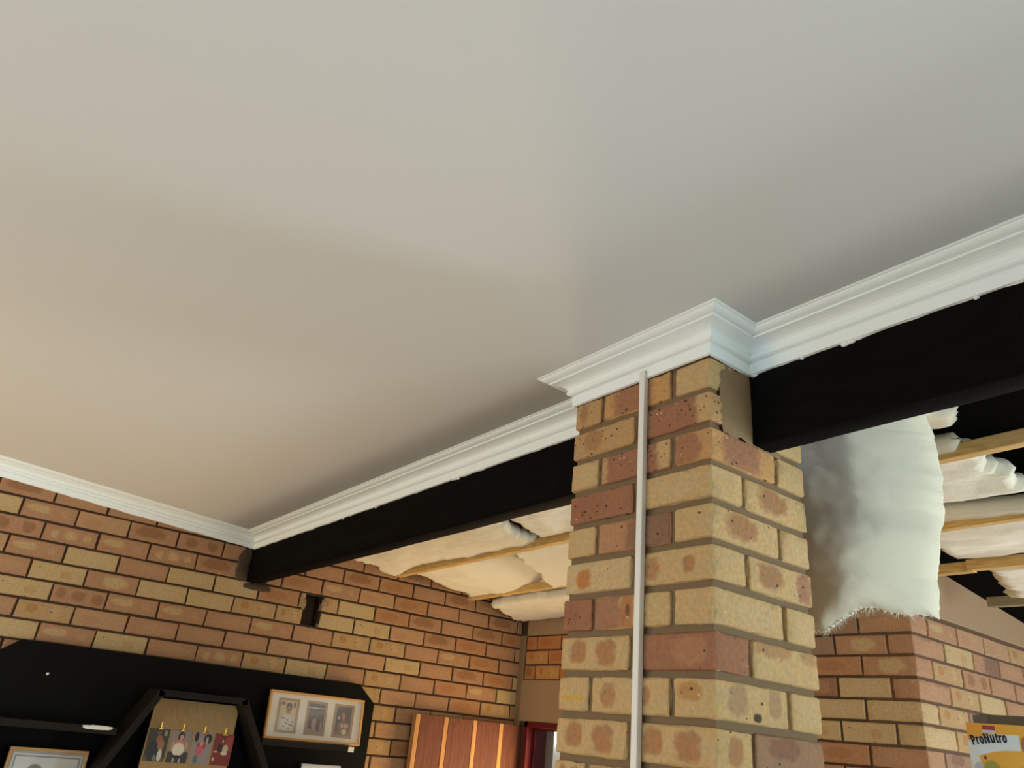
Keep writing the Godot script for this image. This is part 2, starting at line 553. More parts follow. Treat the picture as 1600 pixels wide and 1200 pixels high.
func wall_with_openings(called: String, axis: String, a0: float, a1: float, lo: float, hi: float, top: float, holes: Array, label: String) -> void:
	var s := st_new()
	s.set_smooth_group(-1)
	var edges := [lo]
	for h in holes: edges.append_array([h[0], h[1]])
	edges.append(hi)
	var add := func(b0: float, b1: float, y0: float, y1: float) -> void:
		if b1 - b0 < 0.001 or y1 - y0 < 0.001: return
		if axis == "z": box(s, Vector3(b0, y0, a0), Vector3(b1, y1, a1))
		else: box(s, Vector3(a0, y0, b0), Vector3(a1, y1, b1))
	for k in range(0, edges.size(), 2): add.call(edges[k], edges[k + 1], FLOOR_Y, top)
	for h in holes:
		add.call(h[0], h[1], FLOOR_Y, h[2])
		add.call(h[0], h[1], h[3], top)
	setting(put(called, s, mats.plain_wall), label, "wall")

func window_frame(called: String, axis: String, a: float, lo: float, hi: float, y0: float, y1: float, lights: int) -> void:
	var o := base(called)
	setting(o, "white framed window of %d lights in the rendered wall at %s" % [lights, {"window_1": "the patio side", "window_2": "the lounge", "window_3": "the kitchen end"}[called]], "window")
	var bar := func(part: String, b0: float, b1: float, c0: float, c1: float) -> void:
		if axis == "z": box_part(part, Vector3(b0, c0, a - 0.02), Vector3(b1, c1, a + 0.03), 0.003, mats.trunk, o)
		else: box_part(part, Vector3(a - 0.02, c0, b0), Vector3(a + 0.03, c1, b1), 0.003, mats.trunk, o)
	for k in lights + 1:
		var b := lerpf(lo, hi - 0.045, float(k) / lights)
		bar.call("mullion", b, b + 0.045, y0, y1)
	bar.call("sill_bar", lo, hi, y0, y0 + 0.045)
	bar.call("head_bar", lo, hi, y1 - 0.045, y1)

# ------------------------------------------------------------------ far wall
const FAR_ROWS := {
	-3: "p,w,p,p", -2: "p,d,p,p,p", -1: "d,p,p,p,d,p2", 0: "w,p2,d,dd,p,o,p,d,o,p,d,p,p2,o", 1: "dd,w3,w,w3,d,p,o,w,p2,o,p,p,d,o,p",
	2: "w,c,p,c,c,o,t,c,o,d,p,d,o,p,o", 3: "p,c2,w2,c,c,t,t,c,c2,p2,d,o,p,p2,o", 4: "c2,ddd,w,w,p,w,p,t,t,p,w,o,p,c,d,p",
	5: "p,t,p2,p,p,p,p2,p,p2,c2,p,d,o,c2,p,o", 6: "c,w,c2,p,w3,t,c2,p,t,p,o,w,c,o,p,d", 7: "t,p,w,p,p,d,c2,p,t,p2,p,o,t,o,p,d",
	8: "p,t,o,p,w,p,p,o,t,p2,t,o,p,t,o,p", 9: "p,t,o,p,w,p,p,o,t,p2,o,t,p,o,p,o", 10: "t,p,o,p,w,p,p,o,t,o,p2,o,t,o,p,o", 11: "p,t,o,p,w,p,p,o,t,p2,o,p,t,p,o,p", 12: "t,p,o,p,w,p,p,o,t,o,p2,o,t,o,p,o"}

func build_far_wall() -> void:
	brick_tint["far"] = Color(0.92, 0.88, 0.80)
	var o := base("wall_left")
	setting(o, "face brick wall of orange and cream bricks at the far left end of the room", "wall")
	var y1 := 0.797
	var zj := -0.3612
	var mx := WALL_X - 0.009
	# mortar body with the beam pocket hole left open
	var hz0 := -1.818
	var hz1 := -1.708
	var hy0 := 0.452
	var hy1 := 0.617
	var s := st_new()
	s.set_smooth_group(-1)
	var bk := WALL_X - 0.24
	box(s, Vector3(bk, FLOOR_Y, -3.5), Vector3(mx, 1.3, hz0))
	box(s, Vector3(bk, FLOOR_Y, hz1), Vector3(mx, 1.3, 3.13))
	box(s, Vector3(bk, FLOOR_Y, hz0), Vector3(mx, hy0, hz1))
	box(s, Vector3(bk, hy1, hz0), Vector3(mx, 1.3, hz1))
	box(s, Vector3(bk, hy0, hz0), Vector3(WALL_X - 0.11, hy1, hz1))
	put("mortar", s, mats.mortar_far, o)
	var weights := ["p", "p", "o", "p2", "w", "t", "c", "d"]
	var field := st_new()
	field.set_smooth_group(-1)
	for r in range(-5, 28):
		var names = FAR_ROWS[r].split(",") if FAR_ROWS.has(r) else PackedStringArray()
		var yc := y1 - COURSE * (r + 0.5)
		var odd := posmod(r, 2) == 1
		for n in range(-18, 14):
			var za := zj - LONG * n + (0.0 if odd else LONG * 0.5)
			var zb := za - LONG
			if zb < BACK_Z - 0.01: zb = BACK_Z
			if za > 2.9: za = 2.9
			if za - zb < 0.02: continue
			var zc := (za + zb) * 0.5
			var sd := (r + 40) * 100 + n + 20
			rng.seed = sd
			var limit := ceil_y(WALL_X, zc) - 0.045 if zc > BEAM_Z - 0.02 else 0.84 + 0.1 * (zc + 2.15) + 0.09
			if yc > limit + 0.02: continue
			if zb > -1.37 and za < -1.33 and yc > 0.60: pass
			var idx: int = n + 1 if odd else n
			var kind: String = names[idx] if idx >= 0 and idx < names.size() else weights[rng.randi() % weights.size()]
			var h := COURSE - 0.0108
			var spans := [[za - 0.0045, zb + 0.0045]]
			if zb <= BACK_Z: spans = [[za - 0.0045, zb]]
			if r == 2 or r == 3:
				if za > hz0 and zb < hz1:
					spans = []
					if za - hz1 > 0.03: spans.append([za - 0.0045, hz1])
					if hz0 - zb > 0.03: spans.append([hz0, zb + 0.0045])
			# the beam takes the place of what it runs into
			if yc + h * 0.3 > 0.615 and zc < BEAM_Z + 0.12 and zc > -1.60:
				var cut := []
				for sp in spans:
					if sp[0] > -1.33: cut.append([sp[0], maxf(sp[1], -1.315)])
					if sp[1] < -1.48: cut.append([minf(sp[0], -1.468), sp[1]])
				spans = cut
			var seen := zc < 0.12 and r < 15 and not (yc < 0.06 and zc > -2.0 and zc < -0.45)
			for sp in spans:
				if sp[0] - sp[1] < 0.012: continue
				var at := Vector3(WALL_X, yc, (sp[0] + sp[1]) * 0.5)
				if seen: brick(o, at, ALONG_X, sp[0] - sp[1], h, 0.05, kind, "far", sd)
				else: field.append_from(brick_mesh(sp[0] - sp[1], h, 0.05, sd, false).commit(), 0, Transform3D(ALONG_X, at))
	var f := put("brick_field", field, brick_mat("p", "far"), o)
	f.set_meta("kind", "stuff")
	# smears of mortar round the beam end and lumps in the pocket
	put("mortar_smear", blob_patch(Vector3(WALL_X + 0.001, 0.70, -1.322), ALONG_X, 0.075, 0.18, 0.008, 3), mats.mortar_dark, o)
	put("mortar_smear", blob_patch(Vector3(WALL_X + 0.001, 0.598, -1.42), ALONG_X, 0.16, 0.035, 0.008, 4), mats.mortar_dark, o)
	put("mortar_lump", blob_patch(Vector3(WALL_X - 0.002, 0.56, -1.703), ALONG_X, 0.022, 0.06, 0.012, 5), mats.plaster, o)
	put("mortar_lump", blob_patch(Vector3(WALL_X - 0.002, 0.585, -1.822), ALONG_X, 0.026, 0.045, 0.012, 6), mats.plaster, o)

# a flattish irregular smear, w wide, h high, standing t proud
func blob_patch(at: Vector3, bs: Basis, w: float, h: float, t: float, sd: int, square := 3.0) -> SurfaceTool:
	var s := st_new()
	s.set_smooth_group(0)
	var n := 44
	var rings := [[0.0, 1.0], [0.55, 0.95], [0.85, 0.6], [1.0, -0.3]]
	var P := func(k: int, ring: int) -> Vector3:
		var a := TAU * (k % n) / n
		var e := Vector2(cos(a), sin(a))
		var q := pow(pow(absf(e.x), square) + pow(absf(e.y), square), -1.0 / square)
		var wob := 1.0 + 0.22 * noise.get_noise_2d(e.x * 2.5 + sd * 9.0, e.y * 2.5) + 0.1 * noise.get_noise_2d(e.x * 8.0 + sd * 9.0, e.y * 8.0)
		var rr: float = rings[ring][0] * q * wob
		var z: float = rings[ring][1] * t * (1.0 + 0.5 * noise.get_noise_2d(e.x * 4.0 * rr + sd, e.y * 4.0 * rr))
		return at + bs * Vector3(e.x * rr * w * 0.5, e.y * rr * h * 0.5, z)
	for ring in rings.size() - 1:
		for k in n:
			quad(s, P.call(k, ring), P.call(k, ring + 1), P.call(k + 1, ring + 1), P.call(k + 1, ring))
	return s

# ------------------------------------------------------------------ back wall of the kitchen and the pier
func build_back_wall() -> void:
	brick_tint["back"] = Color(1.0, 0.88, 0.70)
	brick_tint["pier"] = Color(0.92, 0.885, 0.83)
	var o := base("wall_back")
	setting(o, "brick and plaster wall behind the pillar, over and beside the maroon door frame", "wall")
	var s := st_new()
	s.set_smooth_group(-1)
	var f := BACK_Z - 0.006
	box(s, Vector3(-3.99, 0.115, BACK_Z - 0.23), Vector3(-3.1, 1.0, f))
	box(s, Vector3(-4.13, FLOOR_Y, BACK_Z - 0.23), Vector3(-3.99, 1.0, f))
	box(s, Vector3(-3.1, FLOOR_Y, BACK_Z - 0.23), Vector3(PIER_X - 0.23, 1.0, f))
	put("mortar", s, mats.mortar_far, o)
	# plaster: over the door and at the wall head
	put("plaster_panel", slab(Vector3(-4.12, 0.098, BACK_Z - 0.02), Vector3(-3.0, 0.343, BACK_Z + 0.004), 41), mats.plaster, o)
	put("plaster_panel", slab(Vector3(-4.06, 0.617, BACK_Z - 0.02), Vector3(-1.6, 0.85, BACK_Z + 0.004), 42), mats.plaster, o)
	put("mortar_smear", slab(Vector3(-4.125, 0.06, BACK_Z - 0.02), Vector3(-4.068, 0.62, BACK_Z + 0.008), 43), mats.mortar_smear, o)
	var ks := ["o", "o", "d", "t", "o", "p", "c2", "p2"]
	for r in 3:
		var yc := 0.615 - 0.0905 * (r + 0.5)
		for n in 5:
			var xa := -4.064 + (0.107 if r % 2 == 0 else -0.01 + 0.2375) + (n - 1) * 0.2375
			var xb := xa + 0.2375
			xa = maxf(xa, -4.064)
			if xb - xa < 0.04: continue
			brick(o, Vector3((xa + xb) * 0.5, yc, BACK_Z), Basis.IDENTITY, xb - xa - 0.010, 0.080, 0.05, ks[(r * 3 + n) % 4], "back", 9000 + r * 20 + n)
	# courses of the pier part, right of the pillar
	var rows := {-2: "p,p,g,p,p", -1: "w,p,g,g,p2", 0: "g,p,g,w2,p", 1: "p,o,p,o,w", 2: "o,p,r2,c,p2", 3: "c,p,c,c,c", 4: "c,y,c2,c2,c", 5: "p,p,o,o,w2", 6: "p,c,o,p,p", 7: "c,c,p,o,p"}
	for r in range(-2, 8):
		var yc := 0.5484 - 0.0868 * (r + 0.5)
		var names = rows[r].split(",")
		for n in 8:
			# corner brick first, then to the left
			var end := PIER_X - (0.0 if n == 0 else (0.112 if posmod(r, 2) == 0 else 0.232) + (n - 1) * 0.238)
			var l := (0.107 if posmod(r, 2) == 0 else 0.227) if n == 0 else 0.228
			if n == 0: continue
			brick(o, Vector3(end - 0.005 - l / 2, yc, BACK_Z), Basis.IDENTITY, l, 0.0765, 0.05, names[4 - n] if n < 5 else ["p", "c", "p2"][(r + n + 9) % 3], "pier", 9200 + r * 20 + n)
	# the return face of the pier, towards the passage
	var p := base("wall_pier")
	setting(p, "face brick pier that turns back into the passage, plastered at the top", "wall")
	s = st_new()
	s.set_smooth_group(-1)
	box(s, Vector3(PIER_X - 0.23, FLOOR_Y, -6.1), Vector3(PIER_X - 0.006, 1.0, BACK_Z - 0.006))
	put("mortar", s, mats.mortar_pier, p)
	put("plaster_panel", slab(Vector3(PIER_X - 0.02, 0.648, -5.9), Vector3(PIER_X + 0.004, 0.98, BACK_Z - 0.02), 45), mats.plaster, p)
	var side := {-2: "p,g,p,p", -1: "p,w,p2,p2,t,p,t,p", 0: "p,c2,gp,p,p,t,p", 1: "w2,t,dd,p,p,t,p", 2: "p,t,c,p,p,t,p", 3: "c,t,g,p,t,p,t", 4: "c,t,g,p,t,p,t", 5: "p,g,p,t,p,t,p", 6: "p,g,p,t,p,t,p", 7: "p,g,p,t,p,t,p"}
	for r in range(-1, 8):
		var yc := 0.5484 - 0.0868 * (r + 0.5)
		var names = side[r].split(",")
		var even := posmod(r, 2) == 0
		for n in 9:
			var kind: String = names[n % names.size()]
			if n == 0:
				# corner brick, both faces in one
				if even: brick(p, Vector3(PIER_X, yc, BACK_Z - 0.1335), ALONG_X, 0.267, 0.0765, 0.107, kind, "pier", 9400 + r * 20, true, 0.0)
				else: brick(p, Vector3(PIER_X - 0.1135, yc, BACK_Z), Basis.IDENTITY, 0.227, 0.0765, 0.14, kind, "pier", 9400 + r * 20, true, 0.0)
				continue
			var z0 := BACK_Z - (0.277 if even else 0.147) - (n - 1) * 0.2715
			brick(p, Vector3(PIER_X, yc, z0 - 0.1308), ALONG_X, 0.2615, 0.0765, 0.05, kind, "pier", 9400 + r * 20 + n)
	# below the picture the pier goes on in the same brick
	var field := st_new()
	field.set_smooth_group(-1)
	for r in range(8, 28):
		var yc := 0.5484 - 0.0868 * (r + 0.5)
		for n in 9:
			field.append_from(brick_mesh(0.2615, 0.0765, 0.05, r * 50 + n, false).commit(), 0, Transform3D(ALONG_X, Vector3(PIER_X, yc, BACK_Z - 0.135 - (0.13 if r % 2 else 0.0) - n * 0.2715)))
			if n < 5: field.append_from(brick_mesh(0.228, 0.0765, 0.05, r * 50 + n + 20, false).commit(), 0, Transform3D(Basis.IDENTITY, Vector3(PIER_X - 0.119 - (0.119 if r % 2 else 0.0) - n * 0.238, yc, BACK_Z)))
	var fo := put("brick_field", field, brick_mat("p2", "pier"), p)
	fo.set_meta("kind", "stuff")

# a trowelled slab with a slightly uneven face and edges
func slab(lo: Vector3, hi: Vector3, sd: int) -> SurfaceTool:
	var s := st_new()
	s.set_smooth_group(-1)
	box(s, lo, hi, 0.004)
	return s

# ------------------------------------------------------------------ pillar
func build_pillar() -> void:
	brick_tint["pillar"] = Color(0.95, 0.90, 0.82)
	var o := base("brick_pillar", Vector3(PIL_X, FLOOR_Y, PIL_Z))
	tag(o, "face brick pillar of cream and red speckled bricks under the black beam", "pillar")
	var up := -FLOOR_Y
	var s := st_new()
	s.set_smooth_group(-1)
	var ins := 0.009
	var zin := BEAM_Z - PIL_Z
	# core of mortar; the beam passes through its upper rear part
	box(s, Vector3(-PIL_W + ins, 0, -PIL_D + ins), Vector3(-ins, 0.63 + up, -ins))
	box(s, Vector3(-PIL_W + ins, 0.63 + up, zin + 0.002), Vector3(-ins, 0.885 + up, -ins))
	box(s, Vector3(-PIL_W + ins, 0.63 + up, -PIL_D + ins), Vector3(-ins, 0.86 + up, zin - 0.082))
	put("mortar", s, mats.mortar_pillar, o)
	# what each course shows: front face left to right, then the right face front to back
	var even := {0: ["ts", "m", "c", "c"], 2: ["c", "me", "m", "c"], 4: ["c", "gp", "k1", "c"], 6: ["r", "hd", "c", "c"], 8: ["y", "ks", "cg", "c"], 10: ["k", "t", "c", "c"]}
	var odd := {1: ["ts", "me", "c"], 3: ["r", "c", "k1"], 5: ["kl", "ks", "k2"], 7: ["k", "r2", "cb"], 9: ["k", "k", "g"], 11: ["c", "k", "t"]}
	var h := 0.0715
	for k in range(0, 32):
		var y0 := 0.7443 - 0.085 * k
		if y0 < FLOOR_Y: break
		var yc := y0 + h / 2 + up
		var kk := k if k < 12 else 2 + (k % 8)
		var low := k > 12
		var rear_top := yc - up > 0.63
		if kk % 2 == 0:
			var a: Array = even[kk]
			brick(o, Vector3(-PIL_W + 0.0485, yc, 0), Basis.IDENTITY, 0.097, h, 0.16, a[0], "pillar", 300 + k * 10, not low)
			brick(o, Vector3((-0.333 - 0.113) / 2, yc, 0), Basis.IDENTITY, 0.220, h, 0.10, a[1], "pillar", 301 + k * 10, not low)
			if rear_top: brick(o, Vector3(0, yc, (-0.006 + zin) / 2 + 0.003), ALONG_X, absf(zin) - 0.004, h, 0.102, a[2], "pillar", 302 + k * 10, not low, 0.0)
			else:
				brick(o, Vector3(0, yc, -0.115), ALONG_X, 0.230, h, 0.102, a[2], "pillar", 302 + k * 10, not low, 0.0)
				brick(o, Vector3(0, yc, -0.2415 - 0.0531), ALONG_X, 0.1062, h, 0.10, a[3], "pillar", 303 + k * 10, not low)
		else:
			var a: Array = odd[kk]
			brick(o, Vector3(-PIL_W + 0.1075, yc, 0), Basis.IDENTITY, 0.215, h, 0.105, a[0], "pillar", 300 + k * 10, not low)
			brick(o, Vector3(-0.1075, yc, 0), Basis.IDENTITY, 0.215, h, 0.106, a[1], "pillar", 301 + k * 10, not low, 0.0)
			if not rear_top: brick(o, Vector3(0, yc, -0.1175 - 0.1151), ALONG_X, 0.230, h, 0.10, a[2], "pillar", 302 + k * 10, not low)
			elif k == 1: brick(o, Vector3(0, yc, -0.1145 - 0.012), ALONG_X, 0.02, h, 0.10, "t", "pillar", 302 + k * 10, not low)
	# a last partly covered brick at the rear, beside and above the beam's underside
	for k in 2: brick(o, Vector3(0, 0.695 + up + 0.085 * k, -0.2965), ALONG_X, 0.102, h, 0.10, "c", "pillar", 777 + k, true)
	put("mortar_smear", blob_patch(Vector3(0.0005, 0.730 + up, -0.100), ALONG_X, 0.135, 0.178, 0.003, 13, 7.0), mats.mortar_smear, o)
	put("mortar_smear", blob_patch(Vector3(-0.002, 0.650 + up, -0.20), ALONG_X, 0.12, 0.016, 0.005, 14), mats.mortar_smear, o)

# ------------------------------------------------------------------ beam
func build_beam() -> void:
	var o := base("ceiling_beam", Vector3(WALL_X, 0.6, BEAM_Z))
	tag(o, "long black painted timber beam running from the far brick wall through the pillar", "beam")
	# slightly lower at the far end; a worn rounded section swept along x with small waves in its arrises
	var s := st_new()
	s.set_smooth_group(0)
	var n := 90
	var x0 := WALL_X - 0.03
	var x1 := 2.62
	var sec := [Vector2(0, 0.27), Vector2(0, 0.16), Vector2(0, 0.05), Vector2(-0.001, 0.012), Vector2(-0.004, 0.003), Vector2(-0.012, 0), Vector2(-0.04, -0.001), Vector2(-0.066, 0), Vector2(-0.074, 0.003), Vector2(-0.077, 0.012), Vector2(-0.078, 0.05), Vector2(-0.078, 0.27)]
	var P := func(i: int, k: int) -> Vector3:
		var x := lerpf(x0, x1, float(i) / n)
		var q: Vector2 = sec[k]
		var yb := 0.645 + 0.0085 * (x + 0.94)
		var w := 0.0016 * noise.get_noise_2d(x * 2.5, k * 3.0) + 0.001 * noise.get_noise_2d(x * 14.0, k * 5.0)
		return Vector3(x - WALL_X, yb + q.y + w - 0.6, q.x + w)
	var run := [0.0]
	for k in range(1, sec.size()): run.append(run[k - 1] + sec[k].distance_to(sec[k - 1]))
	for i in n:
		for k in sec.size() - 1:
			var va := lerpf(x0, x1, float(i) / n) * 0.7
			var vb := lerpf(x0, x1, float(i + 1) / n) * 0.7
			quad(s, P.call(i, k), P.call(i + 1, k), P.call(i + 1, k + 1), P.call(i, k + 1), Vector2(run[k] * 1.5, va), Vector2(run[k] * 1.5, vb), Vector2(run[k + 1] * 1.5, vb), Vector2(run[k + 1] * 1.5, va))
	put("timber", s, mats.beam, o)

# ------------------------------------------------------------------ cornices
const PROFILE := [[0.0, -0.001], [0.007, 0.0], [0.009, 0.024], [0.0055, 0.0268], [0.0100, 0.0288], [0.0145, 0.0292], [0.0188, 0.0322], [0.0208, 0.0365], [0.0200, 0.0402], [0.0160, 0.0416], [0.0185, 0.0445], [0.0205, 0.0495], [0.0250, 0.0538], [0.0325, 0.0575], [0.0420, 0.0598], [0.0520, 0.0606], [0.0548, 0.0606], [0.0560, 0.0640], [0.0530, 0.0660], [0.0590, 0.0668], [0.0640, 0.0677], [0.0690, 0.0700], [0.0730, 0.0732], [0.0738, 0.0752], [0.0775, 0.0756], [0.0800, 0.0768], [0.0800, 0.0810]]

func build_cornices() -> void:
	# foot line of the cornice, walked so that the room lies on its right-hand side... the outward normal is given per run
	var by := func(x: float) -> float: return 0.8182 + 0.0079 * (x - PIL_X)
	var wall_y := func(z: float) -> float: return 0.7932 + 0.0572 * (z + 1.3435)
	var pts := [
		Vector3(WALL_X, wall_y.call(2.9), 2.9), Vector3(WALL_X, wall_y.call(BEAM_Z), BEAM_Z), Vector3(PIL_X - PIL_W, by.call(PIL_X - PIL_W), BEAM_Z),
		Vector3(PIL_X - PIL_W, 0.8155, PIL_Z), Vector3(PIL_X, 0.8175, PIL_Z), Vector3(PIL_X, by.call(PIL_X), BEAM_Z), Vector3(2.6, by.call(2.6), BEAM_Z)]
	var nrm := [Vector3(1, 0, 0), Vector3(0, 0, 1), Vector3(-1, 0, 0), Vector3(0, 0, 1), Vector3(1, 0, 0), Vector3(0, 0, 1)]
	var runs := [["trim_1", 0, 0, "white moulded cornice along the far left brick wall"], ["trim_2", 1, 1, "white moulded cornice on the beam left of the pillar"], ["trim_3", 2, 4, "white moulded cornice wrapped round the pillar head with mitred corners"], ["trim_4", 5, 5, "white moulded cornice on the beam right of the pillar"]]
	for r in runs:
		var s := st_new()
		for seg in range(r[1], r[2] + 1):
			s.set_smooth_group(-1)
			var a: Vector3 = pts[seg]
			var b: Vector3 = pts[seg + 1]
			var ma: Vector3 = nrm[seg] if seg == 0 else miter(nrm[seg - 1], nrm[seg])
			var mb: Vector3 = nrm[seg] if seg == 5 else miter(nrm[seg], nrm[seg + 1])
			var len := a.distance_to(b)
			var n := maxi(1, int(len / 0.03))
			for i in n:
				var ta := float(i) / n
				var tb := float(i + 1) / n
				for k in PROFILE.size() - 1:
					var q := []
					for c in [[ta, k], [ta, k + 1], [tb, k + 1], [tb, k]]:
						var m := ma.lerp(mb, 0.0)
						var u: float = PROFILE[c[1]][0]
						var v: float = PROFILE[c[1]][1]
						var A := a + ma * u
						var B := b + mb * u
						var p := A.lerp(B, c[0])
						# slightly ragged filler along the foot, tiny waves in the plaster
						if k == 0 and c[1] == 0 and seg != 3: p.y -= maxf(0.0, noise.get_noise_1d((p.x + p.z) * 14.0 + seg * 7.0)) * 0.006
						p.y += v + 0.0006 * noise.get_noise_2d((p.x + p.z) * 3.0, seg * 4.0)
						q.append(p)
					quad(s, q[0], q[1], q[2], q[3])
		var o := put(r[0], s, mats.cornice)
		setting(o, r[3], "cornice")
		# crumbs of filler that hang from the foot
		if r[1] == 1 or r[1] == 5:
			for c in ([[-2.15, 0.007], [-2.75, 0.006], [-3.05, 0.005], [-2.0, 0.004], [-3.2, 0.004]] if r[1] == 1 else [[-0.925, 0.008], [-0.70, 0.009], [-0.685, 0.007], [-0.668, 0.004], [-0.80, 0.004], [-0.44, 0.005]]):
				put("filler_crumb", blob_patch(Vector3(c[0], by.call(c[0]) - 0.002, BEAM_Z + 0.001), Basis.IDENTITY, c[1] * 2.2, c[1] * 1.4, 0.004, int(absf(c[0]) * 100)), mats.cornice, o)

func miter(a: Vector3, b: Vector3) -> Vector3:
	return (a + b) / (1.0 + a.dot(b))

# ------------------------------------------------------------------ battens
func stick(s: SurfaceTool, a: Vector3, b: Vector3, w: float, h: float, ch := 0.002) -> void:
	# a is the front lower arris at one end; the stick runs to b, w deep (away from the viewer), h high
	var x := (b - a).normalized()
	var z := x.cross(Vector3.UP).normalized()
	var y := z.cross(x)
	var len := a.distance_to(b)
	var xf := Transform3D(Basis(x, y, z), a)
	s.set_smooth_group(-1)
	# grain along the stick
	var c := [Vector2(0, 0), Vector2(0, h), Vector2(-w, h), Vector2(-w, 0)]
	var cc := []
	for k in 4:
		var p: Vector2 = c[k]
		var prev: Vector2 = c[(k + 3) % 4]
		var next: Vector2 = c[(k + 1) % 4]
		cc.append(p + (prev - p).normalized() * ch)
		cc.append(p + (next - p).normalized() * ch)
	var n := maxi(1, int(len / 0.4))
	var run := 0.0
	for k in 8:
		var p: Vector2 = cc[k]
		var q: Vector2 = cc[(k + 1) % 8]
		var d := p.distance_to(q)
		for i in n:
			var x0 := len * i / n
			var x1 := len * (i + 1) / n
			quad(s, xf * Vector3(x0, p.y, p.x), xf * Vector3(x0, q.y, q.x), xf * Vector3(x1, q.y, q.x), xf * Vector3(x1, p.y, p.x), Vector2(run * 3.0, x0), Vector2((run + d) * 3.0, x0), Vector2((run + d) * 3.0, x1), Vector2(run * 3.0, x1))
		run += d
	for e in 2:
		var xx := len * e
		for k in range(1, 7):
			var t := [xf * Vector3(xx, cc[0].y, cc[0].x), xf * Vector3(xx, cc[k].y, cc[k].x), xf * Vector3(xx, cc[k + 1].y, cc[k + 1].x)]
			s.set_uv(Vector2(0.3, 0.3))
			if e == 0: tri(s, t[0], t[2], t[1])
			else: tri(s, t[0], t[1], t[2])

func build_battens() -> void:
	var list := [
		[Vector3(-4.13, 0.817, -2.25), Vector3(2.62, 0.841, -2.055), "pale roof batten nearest the beam, running above the hanging insulation", "batten"],
		[Vector3(-4.13, 0.775, -2.80), Vector3(2.62, 0.790, -2.52), "pale roof batten second from the beam, across the middle of the open roof", "batten"],
		[Vector3(-2.6, 0.727, -3.10), Vector3(-1.195, 0.731, -3.092), "short roof batten third from the beam, ending in a lap joint over the pier", "batten"],
		[Vector3(-1.21, 0.735, -3.082), Vector3(2.62, 0.737, -3.08), "roof batten third from the beam, right-hand length starting at the lap joint", "batten"],
		[Vector3(-1.335, 0.686, -3.545), Vector3(2.62, 0.69, -3.535), "greyish roof batten with a sawn end, farthest from the beam over the passage", "batten_grey"]]
	for b in list:
		var s := st_new()
		stick(s, Vector3.ZERO, b[1] - b[0], 0.036, 0.040)
		var o := put(numbered("roof_batten"), s, mats[b[3]])
		o.position = b[0]
		tag(o, b[2], "batten", "battens under the open roof")

# ------------------------------------------------------------------ insulation
func roof_y(z: float) -> float: return 0.828 + 0.1 * (z + 2.15)

# One batt lying on the battens. lo/hi: the corners in x and z; slant shifts the left or right edge along x from front to back; curl lifts the right end.
func batt(called_label: String, x0: float, x1: float, z0: float, z1: float, opt := {}) -> void:
	var s := st_new()
	s.set_smooth_group(0)
	var nu := int(clampf((x1 - x0) / 0.016, 12, 130))
	var nv := int(clampf(absf(z1 - z0) / 0.011, 10, 80))
	var sd: float = opt.get("seed", 1.0) * 17.3
	var lift: float = opt.get("lift", 0.014)
	var sag: float = opt.get("sag", 0.0)
	var thick: float = opt.get("thick", 0.055)
	var c := Vector3((x0 + x1) / 2, roof_y((z0 + z1) / 2), (z0 + z1) / 2)
	var P := func(i: int, k: int, top: bool) -> Vector3:
		var u := float(i) / nu
		var v := float(k) / nv
		var z := lerpf(z0, z1, v)
		var rag0: float = 0.05 * noise.get_noise_2d(z * 6.0, sd) + 0.020 * noise.get_noise_2d(z * 34.0, sd + 3.0)
		var rag1: float = 0.05 * noise.get_noise_2d(z * 6.0, sd + 9.0) + 0.020 * noise.get_noise_2d(z * 34.0, sd + 13.0)
		var xa: float = x0 + rag0 + opt.get("slant_left", 0.0) * v
		var xb: float = x1 + rag1 + opt.get("slant_right", 0.0) * v
		var x := lerpf(xa, xb, u)
		var zz: float = z + (0.012 * noise.get_noise_2d(x * 8.0, sd + 30.0) + 0.008 * noise.get_noise_2d(x * 30.0, sd + 31.0)) * (1.0 if k == 0 or k == nv else 0.3)
		# rounded rim
		var eu := minf(u * (xb - xa), (1.0 - u) * (xb - xa))
		var ev := minf(v, 1.0 - v) * absf(z1 - z0)
		var rim := sqrt(clampf(1.0 - pow(1.0 - clampf(minf(eu, ev) / 0.02, 0, 1), 2.0), 0, 1))
		var y: float = roof_y(zz) + lift + opt.get("tilt", 0.0) * (v - 0.5)
		y -= sag * sin(PI * u) * sin(PI * v)
		y += 0.018 * noise.get_noise_2d(x * 1.8, zz * 2.4 + sd) + 0.006 * noise.get_noise_2d(x * 6.0, zz * 7.0 + sd) + 0.0016 * noise.get_noise_2d(x * 32.0, zz * 32.0 + sd)
		# ends that droop or curl
		y -= opt.get("droop_left", 0.0) * pow(1.0 - clampf((x - x0 - opt.get("slant_left", 0.0) * v) / 0.35, 0, 1), 2.0)
		y += opt.get("curl_right", 0.0) * pow(1.0 - clampf((x1 + opt.get("slant_right", 0.0) * v - x) / 0.36, 0, 1), 2.0) * (1.0 - opt.get("curl_skew", 0.0) * v)
		y += opt.get("curl_left", 0.0) * pow(1.0 - clampf(u * (xb - xa) / 0.3, 0, 1), 2.0) * (1.0 - opt.get("curl_skew", 0.0) * v)
		if top: return Vector3(x, y + thick * 0.5 * (1.0 + rim), zz) - c
		return Vector3(x, y + thick * 0.5 * (1.0 - rim), zz) - c
	for i in nu:
		for k in nv:
			quad(s, P.call(i, k, false), P.call(i, k + 1, false), P.call(i + 1, k + 1, false), P.call(i + 1, k, false))
			quad(s, P.call(i, k, true), P.call(i + 1, k, true), P.call(i + 1, k + 1, true), P.call(i, k + 1, true))
	var o := put(numbered("insulation_batt"), s, mats.insul)
	o.position = c
	tag(o, called_label, "insulation", "insulation batts between the roof battens")

